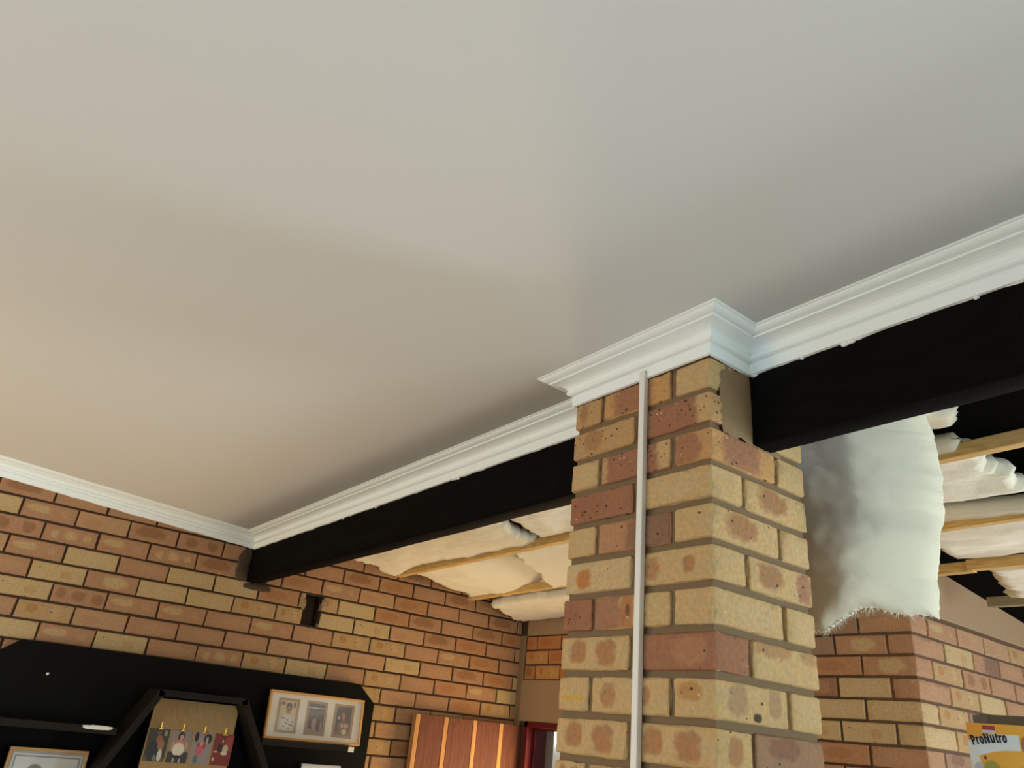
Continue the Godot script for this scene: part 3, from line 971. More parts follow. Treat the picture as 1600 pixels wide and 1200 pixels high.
func build_insulation() -> void:
	# left of the pillar (z runs from front to back)
	batt("cream insulation batt beside the beam with a drooping torn end at the far brick wall", -4.11, -2.66, -1.46, -2.25, {"seed": 1, "lift": 0.026, "sag": 0.012, "droop_left": 0.03, "slant_right": -0.10})
	batt("cream insulation batt beside the beam, disappearing behind the left edge of the pillar", -2.58, -1.33, -1.46, -2.20, {"seed": 2, "lift": 0.028, "slant_left": -0.10})
	batt("cream insulation batt whose right end curls up over a dark gap between two battens", -4.0, -3.27, -2.29, -2.84, {"seed": 3, "lift": 0.022, "sag": 0.006, "curl_right": 0.155, "curl_skew": 0.6, "slant_left": -0.10, "slant_right": -0.04})
	batt("cream insulation batt with a ragged corner, between the two battens close to the pillar", -2.96, -1.40, -2.26, -2.78, {"seed": 4, "lift": 0.016, "slant_left": -0.30, "droop_left": 0.012})
	batt("cream insulation batt hanging over the plastered wall head in the back corner", -3.98, -1.5, -2.88, -3.25, {"seed": 5, "lift": -0.006, "sag": 0.012, "slant_left": -0.12, "droop_left": 0.02})
	# right of the pillar
	batt("small torn tuft of insulation above the first batten beside the hanging sheet", -1.04, -0.80, -1.86, -2.08, {"seed": 6, "lift": 0.045, "slant_right": 0.03, "thick": 0.05})
	batt("pale insulation batt at the right edge, above the first batten and a dark hole", -0.60, 2.5, -1.45, -2.05, {"seed": 7, "lift": 0.04, "slant_left": 0.04, "thick": 0.05})
	batt("broad insulation batt between the first and second battens beside the hanging sheet", -1.23, -0.80, -2.13, -2.52, {"seed": 8, "lift": 0.022, "slant_right": 0.03})
	batt("broad insulation batt between the second and third battens right of the hanging sheet", -1.25, 2.5, -2.62, -3.06, {"seed": 9, "lift": 0.020})
	batt("frayed insulation batt beyond the third batten over the passage, beside a black gap", -1.17, 2.5, -3.13, -3.50, {"seed": 10, "lift": 0.006, "slant_left": -0.06})
	hanging_sheet()

func hanging_sheet() -> void:
	var o := base("insulation_sheet", Vector3(-0.98, 0.3, -1.76))
	tag(o, "thick white sheet of insulation hanging loose behind the beam right of the pillar", "insulation")
	var s := st_new()
	s.set_smooth_group(0)
	# centre line: from under the roof, over a fold, then straight down
	var line := Curve3D.new()
	for p in [[0.905, -1.62], [0.885, -1.675], [0.85, -1.725], [0.80, -1.757], [0.72, -1.772], [0.60, -1.770], [0.48, -1.765], [0.40, -1.762], [0.335, -1.757]]:
		line.add_point(Vector3(0, p[0], p[1]))
	var total := line.get_baked_length()
	var nu := 46
	var nv := 70
	var half := 0.034
	var x0 := -1.27
	var C := func(i: float, k: int) -> Array:
		var u := i / nu
		var v := float(k) / nv
		var p := line.sample_baked(v * total)
		var q := line.sample_baked(minf(v * total + 0.01, total))
		var r := line.sample_baked(maxf(v * total - 0.01, 0.0))
		var t := (q - r).normalized()
		var n := -Vector3(1, 0, 0).cross(t).normalized()   # out of the front
		var x1 := -0.772 - 0.040 * smoothstep(0.4, 1.0, v)
		var x := lerpf(x0, x1 + 0.004 * noise.get_noise_1d(v * 9.0) + 0.003 * noise.get_noise_1d(v * 60.0), u)
		# bottom edge: lower at the left, notched in the middle
		var low := 0.0
		if v > 0.75:
			var e := smoothstep(0.75, 1.0, v)
			low = e * (-0.028 + 0.045 * smoothstep(0.55, 0.75, u) - 0.012 * smoothstep(0.8, 1.0, u) + 0.010 * noise.get_noise_1d(u * 7.0 + 4.0) + 0.004 * noise.get_noise_1d(u * 34.0))
		p.y += low
		p.x = x
		p.z += 0.018 * noise.get_noise_2d(u * 2.2, v * 2.6 + 5.0)
		p.z -= 0.13 * pow(maxf(0.0, (u - 0.70) / 0.30), 1.7)
		var fold := smoothstep(0.60, 0.70, v)
		p.z += 0.014 * fold - 0.008 * smoothstep(0.52, 0.60, v) * (1.0 - fold)
		return [p, n, u, v]
	var P := func(i: int, k: int, front: bool) -> Vector3:
		var c: Array = C.call(float(i), k)
		var p: Vector3 = c[0]
		var n: Vector3 = c[1]
		var u: float = c[2]
		var v: float = c[3]
		var ex := minf(1.0 - u, 1.0) * 0.56
		var ey := (1.0 - v) * total
		var rim := sqrt(clampf(1.0 - pow(1.0 - clampf(minf(ex, ey) / 0.05, 0, 1), 2.0), 0, 1))
		var w := half * rim + 0.004
		var d := 0.006 * noise.get_noise_2d(p.x * 7.0, p.y * 6.0 + (0.0 if front else 50.0)) + 0.0012 * noise.get_noise_2d(p.x * 70.0, p.y * 50.0)
		return p + n * ((w + d * rim) if front else -(w + d * rim)) - Vector3(-0.98, 0.3, -1.76)
	for i in nu:
		for k in nv:
			quad(s, P.call(i, k, true), P.call(i + 1, k, true), P.call(i + 1, k + 1, true), P.call(i, k + 1, true))
			quad(s, P.call(i, k, false), P.call(i, k + 1, false), P.call(i + 1, k + 1, false), P.call(i + 1, k, false))
	for k in nv:
		quad(s, P.call(nu, k, true), P.call(nu, k, false), P.call(nu, k + 1, false), P.call(nu, k + 1, true))
		quad(s, P.call(0, k, true), P.call(0, k + 1, true), P.call(0, k + 1, false), P.call(0, k, false))
	for i in nu:
		quad(s, P.call(i, nv, true), P.call(i + 1, nv, true), P.call(i + 1, nv, false), P.call(i, nv, false))
	put("blanket", s, mats.insul, o)
	# loose fibres along its lower and right edges
	var f := st_new()
	f.set_smooth_group(0)
	rng.seed = 55
	for k in 900:
		var along := rng.randf()
		var i := int(rng.randf() * nu) if k % 4 else nu
		var kk := nv if k % 4 else int(lerpf(20, nv, rng.randf()))
		var p: Vector3 = (P.call(i, kk, true) as Vector3).lerp(P.call(i, kk, false), rng.randf())
		var dir := Vector3(rng.randf_range(-0.6, 0.6), -1.0, rng.randf_range(-0.5, 0.5)) if k % 4 else Vector3(0.5, rng.randf_range(-1.0, 0.3), rng.randf_range(-0.6, 0.6))
		var l := (0.004 + 0.013 * pow(rng.randf(), 2.0)) * (1.0 if k % 4 else 0.35)
		if k % 4 and i > nu * 0.55 and i < nu * 0.8: l *= 1.8
		var r := 0.0005 + 0.0005 * rng.randf()
		var tip := p + dir.normalized() * l + Vector3(rng.randf_range(-1, 1), 0, rng.randf_range(-1, 1)) * l * 0.3
		for e in 3:
			var a0 := TAU * e / 3
			var a1 := TAU * (e + 1) / 3
			tri(f, tip, p + Vector3(cos(a0), 0.4, sin(a0)) * r, p + Vector3(cos(a1), 0.4, sin(a1)) * r)
	var fo := put("loose_fibre", f, mats.insul, o)
	fo.set_meta("kind", "stuff")

# ------------------------------------------------------------------ door
func build_door() -> void:
	var o := base("door_1", Vector3(-4.0, FLOOR_Y, BACK_Z))
	setting(o, "maroon steel door frame in the back corner with its plank door folded open against the brick wall", "door")
	var up := -FLOOR_Y
	var left := 0.0
	var right := 0.86
	var head := 0.098 + up
	# frame: face and reveal in one section each
	var s := st_new()
	s.set_smooth_group(-1)
	box(s, Vector3(-0.005, 0, -0.15), Vector3(0.03, head, 0.012), 0.002)
	box(s, Vector3(-0.005, 0, -0.10), Vector3(0.042, head, -0.045), 0.002)
	box(s, Vector3(right - 0.03, 0, -0.15), Vector3(right + 0.005, head, 0.012), 0.002)
	box(s, Vector3(-0.005, head - 0.032, -0.15), Vector3(right + 0.005, head, 0.012), 0.002)
	box(s, Vector3(-0.005, head - 0.044, -0.10), Vector3(right + 0.005, head - 0.01, -0.045), 0.002)
	put("door_frame", s, mats.maroon, o)
	box_part("reveal_lining", Vector3(-0.02, 0, -0.23), Vector3(0.012, head, -0.151), 0.002, mats.plain_wall, o)
	# leaf flat along the far wall: hinged at the corner
	var fx := WALL_X + 0.075 - (-4.0)
	var leaf := box_part("door_leaf", Vector3(fx - 0.04, 0.02, 0.03), Vector3(fx - 0.014, 2.018, 0.785), 0.003, mats.strip, o)
	var zs := [0.785, 0.587, 0.375, 0.173, -0.02]
	for k in 5:
		var z: float = zs[k]
		grain_box("edge_strip", Vector3(fx - 0.014, 0.02, z - 0.03), Vector3(fx, 2.02, z), mats.strip, leaf)
		if k < 4: grain_box("plank", Vector3(fx - 0.014, 0.02, zs[k + 1] + 0.0015), Vector3(fx - 0.002, 2.02, z - 0.0315), mats.plank, leaf)
	# what the doorway looks out on
	var g := base("garden_wall", Vector3(-5.2, FLOOR_Y - 0.12, -6.3))
	setting(g, "pale garden wall outside the open doorway", "wall")
	box_part("wall_body", Vector3(-1.5, -0.02, -0.2), Vector3(3.0, 2.05, 0), 0.01, mats.plain_wall, g)

func grain_box(called: String, lo: Vector3, hi: Vector3, m: Material, parent: Node) -> void:
	# upright board with grain along y; each gets its own stretch of the grain
	var s := st_new()
	s.set_smooth_group(-1)
	var o := fmod(absf(lo.z) * 7.31, 1.0)
	var ch := 0.002
	var y0 := lo.y
	var y1 := hi.y
	var c := [Vector2(lo.x, hi.z), Vector2(hi.x - ch, hi.z), Vector2(hi.x, hi.z - ch), Vector2(hi.x, lo.z + ch), Vector2(hi.x - ch, lo.z), Vector2(lo.x, lo.z)]
	for k in 5:
		var p: Vector2 = c[k]
		var q: Vector2 = c[k + 1]
		var u0: float = o - p.y * 3.0
		var u1: float = o - q.y * 3.0
		quad(s, Vector3(p.x, y1, p.y), Vector3(q.x, y1, q.y), Vector3(q.x, y0, q.y), Vector3(p.x, y0, p.y), Vector2(u0, y1 * 0.5), Vector2(u1, y1 * 0.5), Vector2(u1, y0 * 0.5), Vector2(u0, y0 * 0.5))
	quad(s, Vector3(lo.x, y1, lo.z), Vector3(hi.x, y1, lo.z), Vector3(hi.x, y1, hi.z), Vector3(lo.x, y1, hi.z))
	put(called, s, m, parent)

# ------------------------------------------------------------------ black wall unit and what stands on it
func build_unit() -> void:
	var o := base("display_unit", Vector3(WALL_X, FLOOR_Y, -1.27))
	tag(o, "black wall unit with cut corners and shelves round a tapered niche against the brick wall", "cabinet")
	var up := -FLOOR_Y
	# back board, cut corners at the top
	var s := st_new()
	s.set_smooth_group(-1)
	var out := [Vector2(-0.958, 0), Vector2(-0.958, 0.095 + up), Vector2(-0.842, 0.184 + up), Vector2(0.838, 0.184 + up), Vector2(0.945, 0.095 + up), Vector2(0.958, 0)]
	extrude(s, out, 0.004, 0.05)
	put("back_board", s, mats.black, o)
	# shelves and sloping dividers: boards 0.22 deep on the back board
	var dp := 0.25
	var fr := 0.05
	var plate := func(called: String, a: Vector2, b: Vector2, th: float, deep: float) -> void:
		var q := st_new()
		q.set_smooth_group(-1)
		var d := (b - a).normalized()
		var n := Vector2(-d.y, d.x) * th
		extrude(q, [a, b, b - n, a - n], fr - 0.004, deep)
		put(called, q, mats.black_edge, o)
	# in unit coordinates: u grows to the right (towards -z)
	plate.call("shelf", Vector2(-0.955, -0.1235 + up), Vector2(-0.395, -0.1275 + up), 0.028, dp)
	plate.call("shelf", Vector2(0.265, -0.121 + up), Vector2(0.775, -0.121 + up), 0.026, dp)
	plate.call("divider", Vector2(-0.470, -0.36 + up), Vector2(-0.262, 0.046 + up), 0.03, dp)
	plate.call("niche_head", Vector2(-0.262, 0.046 + up), Vector2(0.150, 0.046 + up), 0.028, dp)
	plate.call("divider", Vector2(0.150, 0.046 + up), Vector2(0.395, -0.36 + up), 0.03, dp)
	plate.call("shelf", Vector2(-0.955, -0.42 + up), Vector2(0.955, -0.42 + up), 0.03, dp)
	plate.call("side_panel", Vector2(-0.958, 0.0), Vector2(-0.958, -0.13 + up), 0.024, dp)
	# pale sticker on the right shelf, screw cap and a torn strip of paint
	var sx := WALL_X
	var k := box_part("shelf_sticker", Vector3(dp, -0.148 + up, -0.76), Vector3(dp + 0.0012, -0.124 + up, -0.728), 0.0003, mats.paper, o)
	k.set_meta("label", "small pale sticker on the shelf edge")
	k = put("screw_cap", blob_patch(Vector3(0.05, 0.058 + up, 0.70), ALONG_X, 0.012, 0.012, 0.003, 60), mats.paper, o)
	k.set_meta("label", "white screw cap")
	k = put("paint_chip", blob_patch(Vector3(dp, -0.1315 + up, 0.475), ALONG_X, 0.125, 0.017, 0.002, 61), mats.paper, o)
	k.set_meta("label", "chipped white strip on the left shelf edge")

	# three-picture frame on the right shelf
	var f := base("picture_frame", Vector3(WALL_X + 0.16, -0.121, -1.835))
	tag(f, "wide light wood frame holding three small portraits on the right shelf of the black unit", "picture frame", "picture frames on the black unit")
	picture(f, 0.535, 0.226, 0.012, 0.02, mats.frame_wood, "triple", 0.10)
	f = base("picture_frame", Vector3(WALL_X + 0.14, -0.42, -0.668))
	tag(f, "golden wood frame with a drawing of two heads under the left shelf", "picture frame", "picture frames on the black unit")
	picture(f, 0.305, 0.19, 0.012, 0.016, mats.frame_wood, "drawing", 0.15)
	f = base("picture_frame", Vector3(WALL_X + 0.12, -0.39, -1.93))
	tag(f, "silver edged frame whose top edge just shows under the right shelf", "picture frame", "picture frames on the black unit")
	picture(f, 0.22, 0.168, 0.010, 0.014, mat(Color(0.8, 0.8, 0.8), 0.4), "plain", 0.04)

	# board with four clipped snapshots in the niche
	var bw := 0.395
	var bh := 0.40
	var b := base("photo_board", Vector3(WALL_X + 0.16, -0.39, -1.228))
	tag(b, "pale wooden board with four brass clips standing in the niche of the black unit", "photo board")
	var board_tex := board_texture()
	s = st_new()
	s.set_smooth_group(-1)
	var t := Basis(Vector3(0, 0, 1), 0.05)
	face_box(s, bw, bh, 0.012)
	var bm := put("board", s, board_tex, b)
	bm.basis = t * ALONG_X
	var names := ["snapshot of a man carrying a child, leftmost on the pale board", "snapshot of a small child in white, second from the left on the pale board", "snapshot of a child in pink, third from the left on the pale board", "snapshot with a deep red background, rightmost on the pale board"]
	for i in 4:
		var u := -0.145 + i * 0.101
		var clip := st_new()
		clip.set_smooth_group(-1)
		box(clip, Vector3(-0.011, -0.004, 0.0015), Vector3(0.011, 0.004, 0.010), 0.002)
		box(clip, Vector3(-0.004, 0.003, 0.002), Vector3(0.004, 0.026, 0.005), 0.001)
		box(clip, Vector3(-0.006, 0.024, 0.002), Vector3(0.006, 0.029, 0.006), 0.001)
		var co := put("clip", clip, mats.brass, b)
		co.basis = t * ALONG_X
		co.position = co.basis * Vector3(u, bh * 0.68 - i * 0.001, 0)
		var ph := st_new()
		ph.set_smooth_group(-1)
		face_box(ph, 0.092, 0.135, 0.0008)
		var po := put(numbered("photo_print"), ph, photo_mat(i))
		tag(po, names[i], "photograph", "snapshots clipped to the pale board")
		po.basis = t * ALONG_X
		po.position = b.position + po.basis * Vector3(u, bh * 0.68 - 0.135, 0.0012)

# polygon in (u, y) of the unit, drawn out along +x from x0 to x1
func extrude(s: SurfaceTool, poly: Array, x0: float, x1: float) -> void:
	var n := poly.size()
	var a := 0.0
	for k in n: a += poly[k].cross(poly[(k + 1) % n])
	var pts := poly.duplicate()
	if a > 0: pts.reverse()   # clockwise in (u, y)
	var idx := Geometry2D.triangulate_polygon(PackedVector2Array(pts))
	var F := func(p: Vector2, x: float) -> Vector3: return Vector3(x, p.y, -p.x)
	for k in range(0, idx.size(), 3):
		var t := [pts[idx[k]], pts[idx[k + 1]], pts[idx[k + 2]]]
		if (t[1] - t[0]).cross(t[2] - t[0]) > 0: t = [t[0], t[2], t[1]]
		tri(s, F.call(t[0], x1), F.call(t[1], x1), F.call(t[2], x1))
		tri(s, F.call(t[0], x0), F.call(t[2], x0), F.call(t[1], x0))
	for k in n:
		var p: Vector2 = pts[k]
		var q: Vector2 = pts[(k + 1) % n]
		quad(s, F.call(p, x1), F.call(p, x0), F.call(q, x0), F.call(q, x1))

# a thin upright panel, foot at y = 0, face at z = 0 looking along +z with the whole texture on it
func face_box(s: SurfaceTool, w: float, h: float, d: float) -> void:
	var x := w / 2
	quad(s, Vector3(-x, h, 0), Vector3(x, h, 0), Vector3(x, 0, 0), Vector3(-x, 0, 0))
	var e := Vector2(0.02, 0.02)
	quad(s, Vector3(x, h, -d), Vector3(-x, h, -d), Vector3(-x, 0, -d), Vector3(x, 0, -d), e, e, e, e)
	quad(s, Vector3(-x, h, -d), Vector3(x, h, -d), Vector3(x, h, 0), Vector3(-x, h, 0), e, e, e, e)
	quad(s, Vector3(-x, 0, 0), Vector3(x, 0, 0), Vector3(x, 0, -d), Vector3(-x, 0, -d), e, e, e, e)
	quad(s, Vector3(-x, h, -d), Vector3(-x, h, 0), Vector3(-x, 0, 0), Vector3(-x, 0, -d), e, e, e, e)
	quad(s, Vector3(x, h, 0), Vector3(x, h, -d), Vector3(x, 0, -d), Vector3(x, 0, 0), e, e, e, e)

func picture(o: Node3D, w: float, h: float, bar: float, d: float, m: Material, what: String, lean: float) -> void:
	var t := Basis(Vector3(0, 0, 1), lean) * ALONG_X
	var s := st_new()
	s.set_smooth_group(-1)
	box(s, Vector3(-w / 2, 0, -d / 2), Vector3(w / 2, bar, d / 2), 0.002)
	box(s, Vector3(-w / 2, h - bar, -d / 2), Vector3(w / 2, h, d / 2), 0.002)
	box(s, Vector3(-w / 2, bar, -d / 2), Vector3(-w / 2 + bar, h - bar, d / 2), 0.002)
	box(s, Vector3(w / 2 - bar, bar, -d / 2), Vector3(w / 2, h - bar, d / 2), 0.002)
	var fr := put("frame", s, m, o)
	fr.basis = t
	s = st_new()
	s.set_smooth_group(-1)
	face_box(s, w - bar * 1.8, h - bar * 1.8, 0.004)
	var mm := put("mount", s, mount_mat(what), o)
	mm.basis = t
	mm.position = t * Vector3(0, bar * 0.9, -0.001)
	if what == "triple":
		for i in 3:
			var bd := box_part("mat_border", Vector3(-0.058, 0, -0.001), Vector3(0.058, 0.162, 0.0003), 0, mats.mat_border, o)
			bd.basis = t
			bd.position = t * Vector3(-0.158 + i * 0.158, 0.032, 0.0)
			s = st_new()
			s.set_smooth_group(-1)
			face_box(s, 0.086, 0.138, 0.001)
			var po := put("portrait", s, photo_mat(4 + i), o)
			po.basis = t
			po.position = t * Vector3(-0.158 + i * 0.158, 0.044, 0.0012)
	# glass
	s = st_new()
	s.set_smooth_group(-1)
	box(s, Vector3(-w / 2 + bar * 0.9, bar * 0.9, d / 2 - 0.006), Vector3(w / 2 - bar * 0.9, h - bar * 0.9, d / 2 - 0.004))
	var gm := mat(Color(1, 1, 1, 0.06), 0.05)
	gm.transparency = BaseMaterial3D.TRANSPARENCY_ALPHA
	var go := put("glass", s, gm, o)
	go.basis = t

func mount_mat(what: String) -> StandardMaterial3D:
	var im := Image.create(256, 160, false, Image.FORMAT_RGB8)
	im.fill(Color(0.90, 0.86, 0.78))
	if what == "drawing":
		im.fill(Color(0.62, 0.60, 0.54))
		im.fill_rect(Rect2i(8, 10, 240, 150), Color(0.84, 0.82, 0.76))
		im.fill_rect(Rect2i(14, 17, 228, 143), Color(0.50, 0.49, 0.45))
		im.fill_rect(Rect2i(19, 22, 218, 138), Color(0.86, 0.84, 0.79))
		for hd in [[92, 85, 34, 42], [176, 92, 28, 38]]:
			blob(im, hd[0], hd[1], hd[2], hd[3], Color(0.45, 0.43, 0.41))
			blob(im, hd[0] + 4, hd[1] + 10, hd[2] - 8, hd[3] - 9, Color(0.78, 0.75, 0.70))
			blob(im, hd[0] - 6, hd[1] + 6, 3, 2, Color(0.4, 0.38, 0.36))
			blob(im, hd[0] + 14, hd[1] + 6, 3, 2, Color(0.4, 0.38, 0.36))
	var m := mat(Color.WHITE, 0.7)
	m.albedo_texture = ImageTexture.create_from_image(im)
	return m

func blob(im: Image, cx: float, cy: float, rx: float, ry: float, c: Color) -> void:
	for y in range(maxi(0, int(cy - ry)), mini(im.get_height(), int(cy + ry) + 1)):
		for x in range(maxi(0, int(cx - rx)), mini(im.get_width(), int(cx + rx) + 1)):
			var d := Vector2((x - cx) / rx, (y - cy) / ry).length()
			if d < 1.0: im.set_pixel(x, y, im.get_pixel(x, y).lerp(c, 1.0 - smoothstep(0.8, 1.0, d)))

func board_texture() -> StandardMaterial3D:
	var m := wood_mat(Color(0.70, 0.57, 0.36), Color(0.65, 0.52, 0.32), 0.6, 15)
	return m

func photo_mat(i: int) -> StandardMaterial3D:
	var im := Image.create(72, 106, false, Image.FORMAT_RGB8)
	var skin := Color(0.78, 0.58, 0.46)
	match i:
		0:
			im.fill(Color(0.24, 0.21, 0.13))
			im.fill_rect(Rect2i(0, 92, 72, 14), Color(0.40, 0.32, 0.16))
			im.fill_rect(Rect2i(54, 4, 10, 18), Color(0.55, 0.6, 0.5))
			blob(im, 26, 72, 22, 40, Color(0.13, 0.15, 0.13))
			blob(im, 40, 34, 12, 16, Color(0.60, 0.36, 0.24))
			blob(im, 36, 12, 9, 8, Color(0.42, 0.32, 0.24))
			blob(im, 50, 52, 12, 20, Color(0.62, 0.42, 0.30))
			blob(im, 52, 84, 9, 22, Color(0.82, 0.80, 0.74))
			blob(im, 36, 94, 6, 12, Color(0.42, 0.48, 0.48))
		1:
			im.fill(Color(0.58, 0.52, 0.47))
			im.fill_rect(Rect2i(0, 70, 72, 36), Color(0.20, 0.19, 0.15))
			blob(im, 36, 20, 12, 18, Color(0.16, 0.11, 0.08))
			blob(im, 38, 22, 8, 11, skin)
			blob(im, 36, 42, 18, 14, Color(0.80, 0.50, 0.46))
			blob(im, 34, 62, 24, 24, Color(0.90, 0.85, 0.76))
			blob(im, 12, 48, 5, 14, skin)
			blob(im, 60, 48, 5, 14, skin)
			blob(im, 34, 86, 16, 6, Color(0.08, 0.07, 0.06))
			blob(im, 24, 98, 4, 10, Color(0.7, 0.66, 0.6))
			blob(im, 46, 98, 4, 10, Color(0.7, 0.66, 0.6))
		2:
			im.fill(Color(0.60, 0.54, 0.52))
			blob(im, 12, 16, 8, 18, Color(0.12, 0.09, 0.10))
			blob(im, 54, 20, 16, 18, Color(0.12, 0.10, 0.12))
			blob(im, 52, 26, 5, 16, Color(0.75, 0.62, 0.56))
			blob(im, 34, 44, 18, 14, Color(0.70, 0.22, 0.28))
			blob(im, 34, 38, 8, 8, skin)
			blob(im, 30, 60, 14, 18, Color(0.82, 0.36, 0.42))
			blob(im, 22, 90, 10, 16, Color(0.32, 0.44, 0.38))
		3:
			im.fill(Color(0.50, 0.12, 0.07))
			blob(im, 66, 30, 30, 30, Color(0.62, 0.22, 0.10))
			blob(im, 34, 20, 6, 10, Color(0.26, 0.10, 0.06))
			blob(im, 33, 24, 4, 7, skin)
			blob(im, 26, 48, 12, 16, Color(0.20, 0.05, 0.05))
			blob(im, 46, 50, 12, 16, Color(0.78, 0.72, 0.60))
			blob(im, 44, 64, 14, 8, Color(0.84, 0.78, 0.66))
			blob(im, 12, 60, 10, 4, skin)
			blob(im, 8, 86, 4, 8, Color(0.84, 0.76, 0.66))
		4:
			im.fill(Color(0.80, 0.70, 0.50))
			blob(im, 10, 10, 10, 7, Color(0.45, 0.25, 0.2))
			blob(im, 62, 14, 6, 12, Color(0.35, 0.25, 0.18))
			blob(im, 38, 22, 15, 17, Color(0.16, 0.11, 0.09))
			blob(im, 38, 34, 12, 18, Color(0.62, 0.42, 0.32))
			blob(im, 38, 32, 7, 3, Color(0.2, 0.12, 0.1))
			blob(im, 37, 80, 32, 36, Color(0.80, 0.76, 0.70))
			for k in 9: blob(im, 14 + (k * 37) % 50, 62 + (k * 23) % 40, 6, 3, Color(0.24, 0.24, 0.34))
		5:
			im.fill(Color(0.22, 0.18, 0.13))
			im.fill_rect(Rect2i(0, 14, 72, 3), Color(0.86, 0.84, 0.8))
			im.fill_rect(Rect2i(0, 24, 72, 20), Color(0.34, 0.29, 0.22))
			im.fill_rect(Rect2i(0, 92, 72, 14), Color(0.58, 0.48, 0.36))
			blob(im, 30, 74, 14, 24, Color(0.62, 0.50, 0.44))
			blob(im, 48, 50, 14, 20, Color(0.36, 0.31, 0.28))
			blob(im, 50, 76, 12, 28, Color(0.26, 0.14, 0.16))
			blob(im, 62, 78, 6, 24, Color(0.56, 0.46, 0.48))
		_:
			im.fill(Color(0.22, 0.22, 0.22))
			im.fill_rect(Rect2i(0, 92, 72, 14), Color(0.52, 0.36, 0.24))
			blob(im, 34, 30, 14, 20, Color(0.34, 0.22, 0.22))
			blob(im, 34, 36, 10, 17, Color(0.72, 0.44, 0.36))
			blob(im, 36, 74, 30, 28, Color(0.52, 0.36, 0.27))
			for k in 5: blob(im, 28 + k * 8, 70, 2, 9, Color(0.86, 0.78, 0.64))
			blob(im, 44, 92, 14, 11, Color(0.80, 0.72, 0.58))
			blob(im, 12, 42, 8, 8, Color(0.7, 0.64, 0.6))
	var m := mat(Color.WHITE, 0.45)
	m.albedo_texture = ImageTexture.create_from_image(im)
	return m

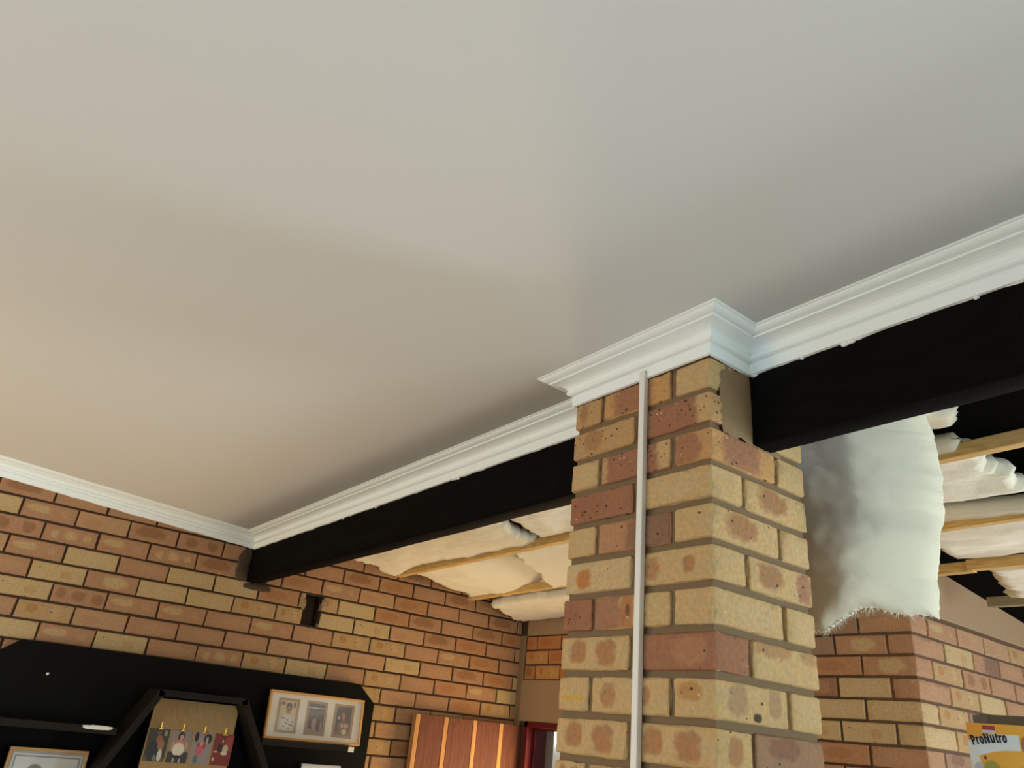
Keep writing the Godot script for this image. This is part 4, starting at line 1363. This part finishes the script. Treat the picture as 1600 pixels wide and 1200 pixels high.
# ------------------------------------------------------------------ trunking, cereal box
func build_small() -> void:
	var o := base("cable_trunking", Vector3(-1.1295, -0.5, PIL_Z))
	tag(o, "slim white cable trunking running up the front of the brick pillar to the cornice", "trunking")
	var s := st_new()
	s.set_smooth_group(-1)
	box(s, Vector3(-0.0072, -0.55, 0.001), Vector3(0.0072, 1.326, 0.0115), 0.0006)
	put("base_channel", s, mats.trunk, o)
	s = st_new()
	s.set_smooth_group(-1)
	box(s, Vector3(-0.0082, -0.55, 0.0105), Vector3(0.0082, 1.334, 0.0165), 0.0012)
	put("cover", s, mats.trunk, o)

	# cereal packet on the kitchen dresser at the right edge
	var top := 0.150
	var at := Vector3(-0.965, top - 0.29, -2.29)
	var c := base("cereal_box", at)
	tag(c, "yellow cereal box with an open flap at the lower right edge of the picture", "cereal box")
	c.basis = Basis(Vector3.UP, 0.24)
	var w := 0.195
	var d := 0.07
	s = st_new()
	s.set_smooth_group(-1)
	quad(s, Vector3(0, 0.29, 0), Vector3(w, 0.29, 0), Vector3(w, 0, 0), Vector3(0, 0, 0))
	put("front_panel", s, cereal_mat(), c)
	s = st_new()
	s.set_smooth_group(-1)
	box(s, Vector3(0, 0, -d), Vector3(w, 0.288, -0.0006), 0.001)
	put("carton", s, mat(Color(0.88, 0.62, 0.08), 0.5), c)
	s = st_new()
	s.set_smooth_group(-1)
	box(s, Vector3(0.02, 0, -0.0015), Vector3(w, 0.05, 0), 0, Transform3D(Basis(Vector3(1, 0, 0), -0.9), Vector3(0, 0.289, -d)))
	box(s, Vector3(0.018, 0, -0.0015), Vector3(0.05, 0.022, 0), 0, Transform3D(Basis(Vector3(1, 0, 0), -0.25), Vector3(0, 0.289, -0.004)))
	put("flap", s, mats.card, c)
	# lettering on the white band, one letter after the other, rising a little to the right
	var word := "ProNutro"
	var font := SystemFont.new()
	font.font_names = PackedStringArray(["Droid Sans"])
	font.font_weight = 700
	var heavy := FontVariation.new()
	heavy.base_font = font
	heavy.variation_embolden = 0.7
	var x := 0.012
	for i in word.length():
		var tm := TextMesh.new()
		tm.text = word[i]
		tm.font = heavy
		tm.font_size = 22
		tm.pixel_size = 0.00088
		tm.depth = 0.0006
		tm.horizontal_alignment = HORIZONTAL_ALIGNMENT_LEFT
		tm.vertical_alignment = VERTICAL_ALIGNMENT_BOTTOM
		tm.material = mats.black_ink
		var lo := MeshInstance3D.new()
		lo.name = "letter"
		lo.mesh = tm
		var adv := font.get_string_size(word[i], HORIZONTAL_ALIGNMENT_LEFT, -1, 22).x * 0.00088
		var q := (x - 0.012) / 0.08
		lo.position = Vector3(x, 0.2275 + 0.0105 * sin(minf(q, 1.0) * PI * 0.5), 0.0006)
		lo.rotation.z = 0.28 * (1.0 - q)
		lo.scale = Vector3(0.92, 1.62, 1.0)
		c.add_child(lo, true)
		x += adv * 0.88
	var k := box_part("kitchen_dresser", Vector3(-1.15, FLOOR_Y, -2.62), Vector3(-0.25, top - 0.29, -2.12), 0.01, mats.strip)
	k.position = Vector3.ZERO
	tag(k, "low wooden dresser that carries the yellow cereal box", "dresser")

func cereal_mat() -> StandardMaterial3D:
	var w := 256
	var h := 380
	var im := Image.create(w, h, false, Image.FORMAT_RGB8)
	for y in h:
		for x in w:
			var t := float(y) / h
			var c := Color(0.90, 0.60, 0.05).lerp(Color(0.93, 0.70, 0.06), clampf(float(x) / w + t, 0, 1))
			var band := 30.0 + 26.0 * pow(1.0 - clampf(x / 110.0, 0, 1), 1.6)
			if x < 152 and y > band and y < band + 56.0 - x * 0.05: c = Color(0.86, 0.88, 0.88)
			im.set_pixel(x, y, c)
	im.fill_rect(Rect2i(48, 6, 38, 14), Color(0.62, 0.10, 0.08))
	im.fill_rect(Rect2i(48, 20, 38, 12), Color(0.80, 0.76, 0.80))
	# bowl and nuts at the right
	blob(im, 176, 60, 26, 34, Color(0.62, 0.42, 0.20))
	blob(im, 178, 50, 12, 18, Color(0.80, 0.60, 0.34))
	blob(im, 196, 66, 10, 16, Color(0.46, 0.28, 0.12))
	blob(im, 190, 104, 34, 26, Color(0.90, 0.86, 0.78))
	blob(im, 190, 98, 26, 16, Color(0.56, 0.42, 0.20))
	# splash of milk and green fruit lower left
	blob(im, 6, 120, 26, 40, Color(0.88, 0.88, 0.84))
	blob(im, 22, 138, 16, 18, Color(0.72, 0.72, 0.72))
	blob(im, 60, 150, 30, 40, Color(0.62, 0.58, 0.14))
	blob(im, 44, 172, 16, 16, Color(0.78, 0.80, 0.10))
	blob(im, 44, 106, 5, 6, Color(0.45, 0.16, 0.06))
	var m := mat(Color.WHITE, 0.4)
	m.albedo_texture = ImageTexture.create_from_image(im)
	return m
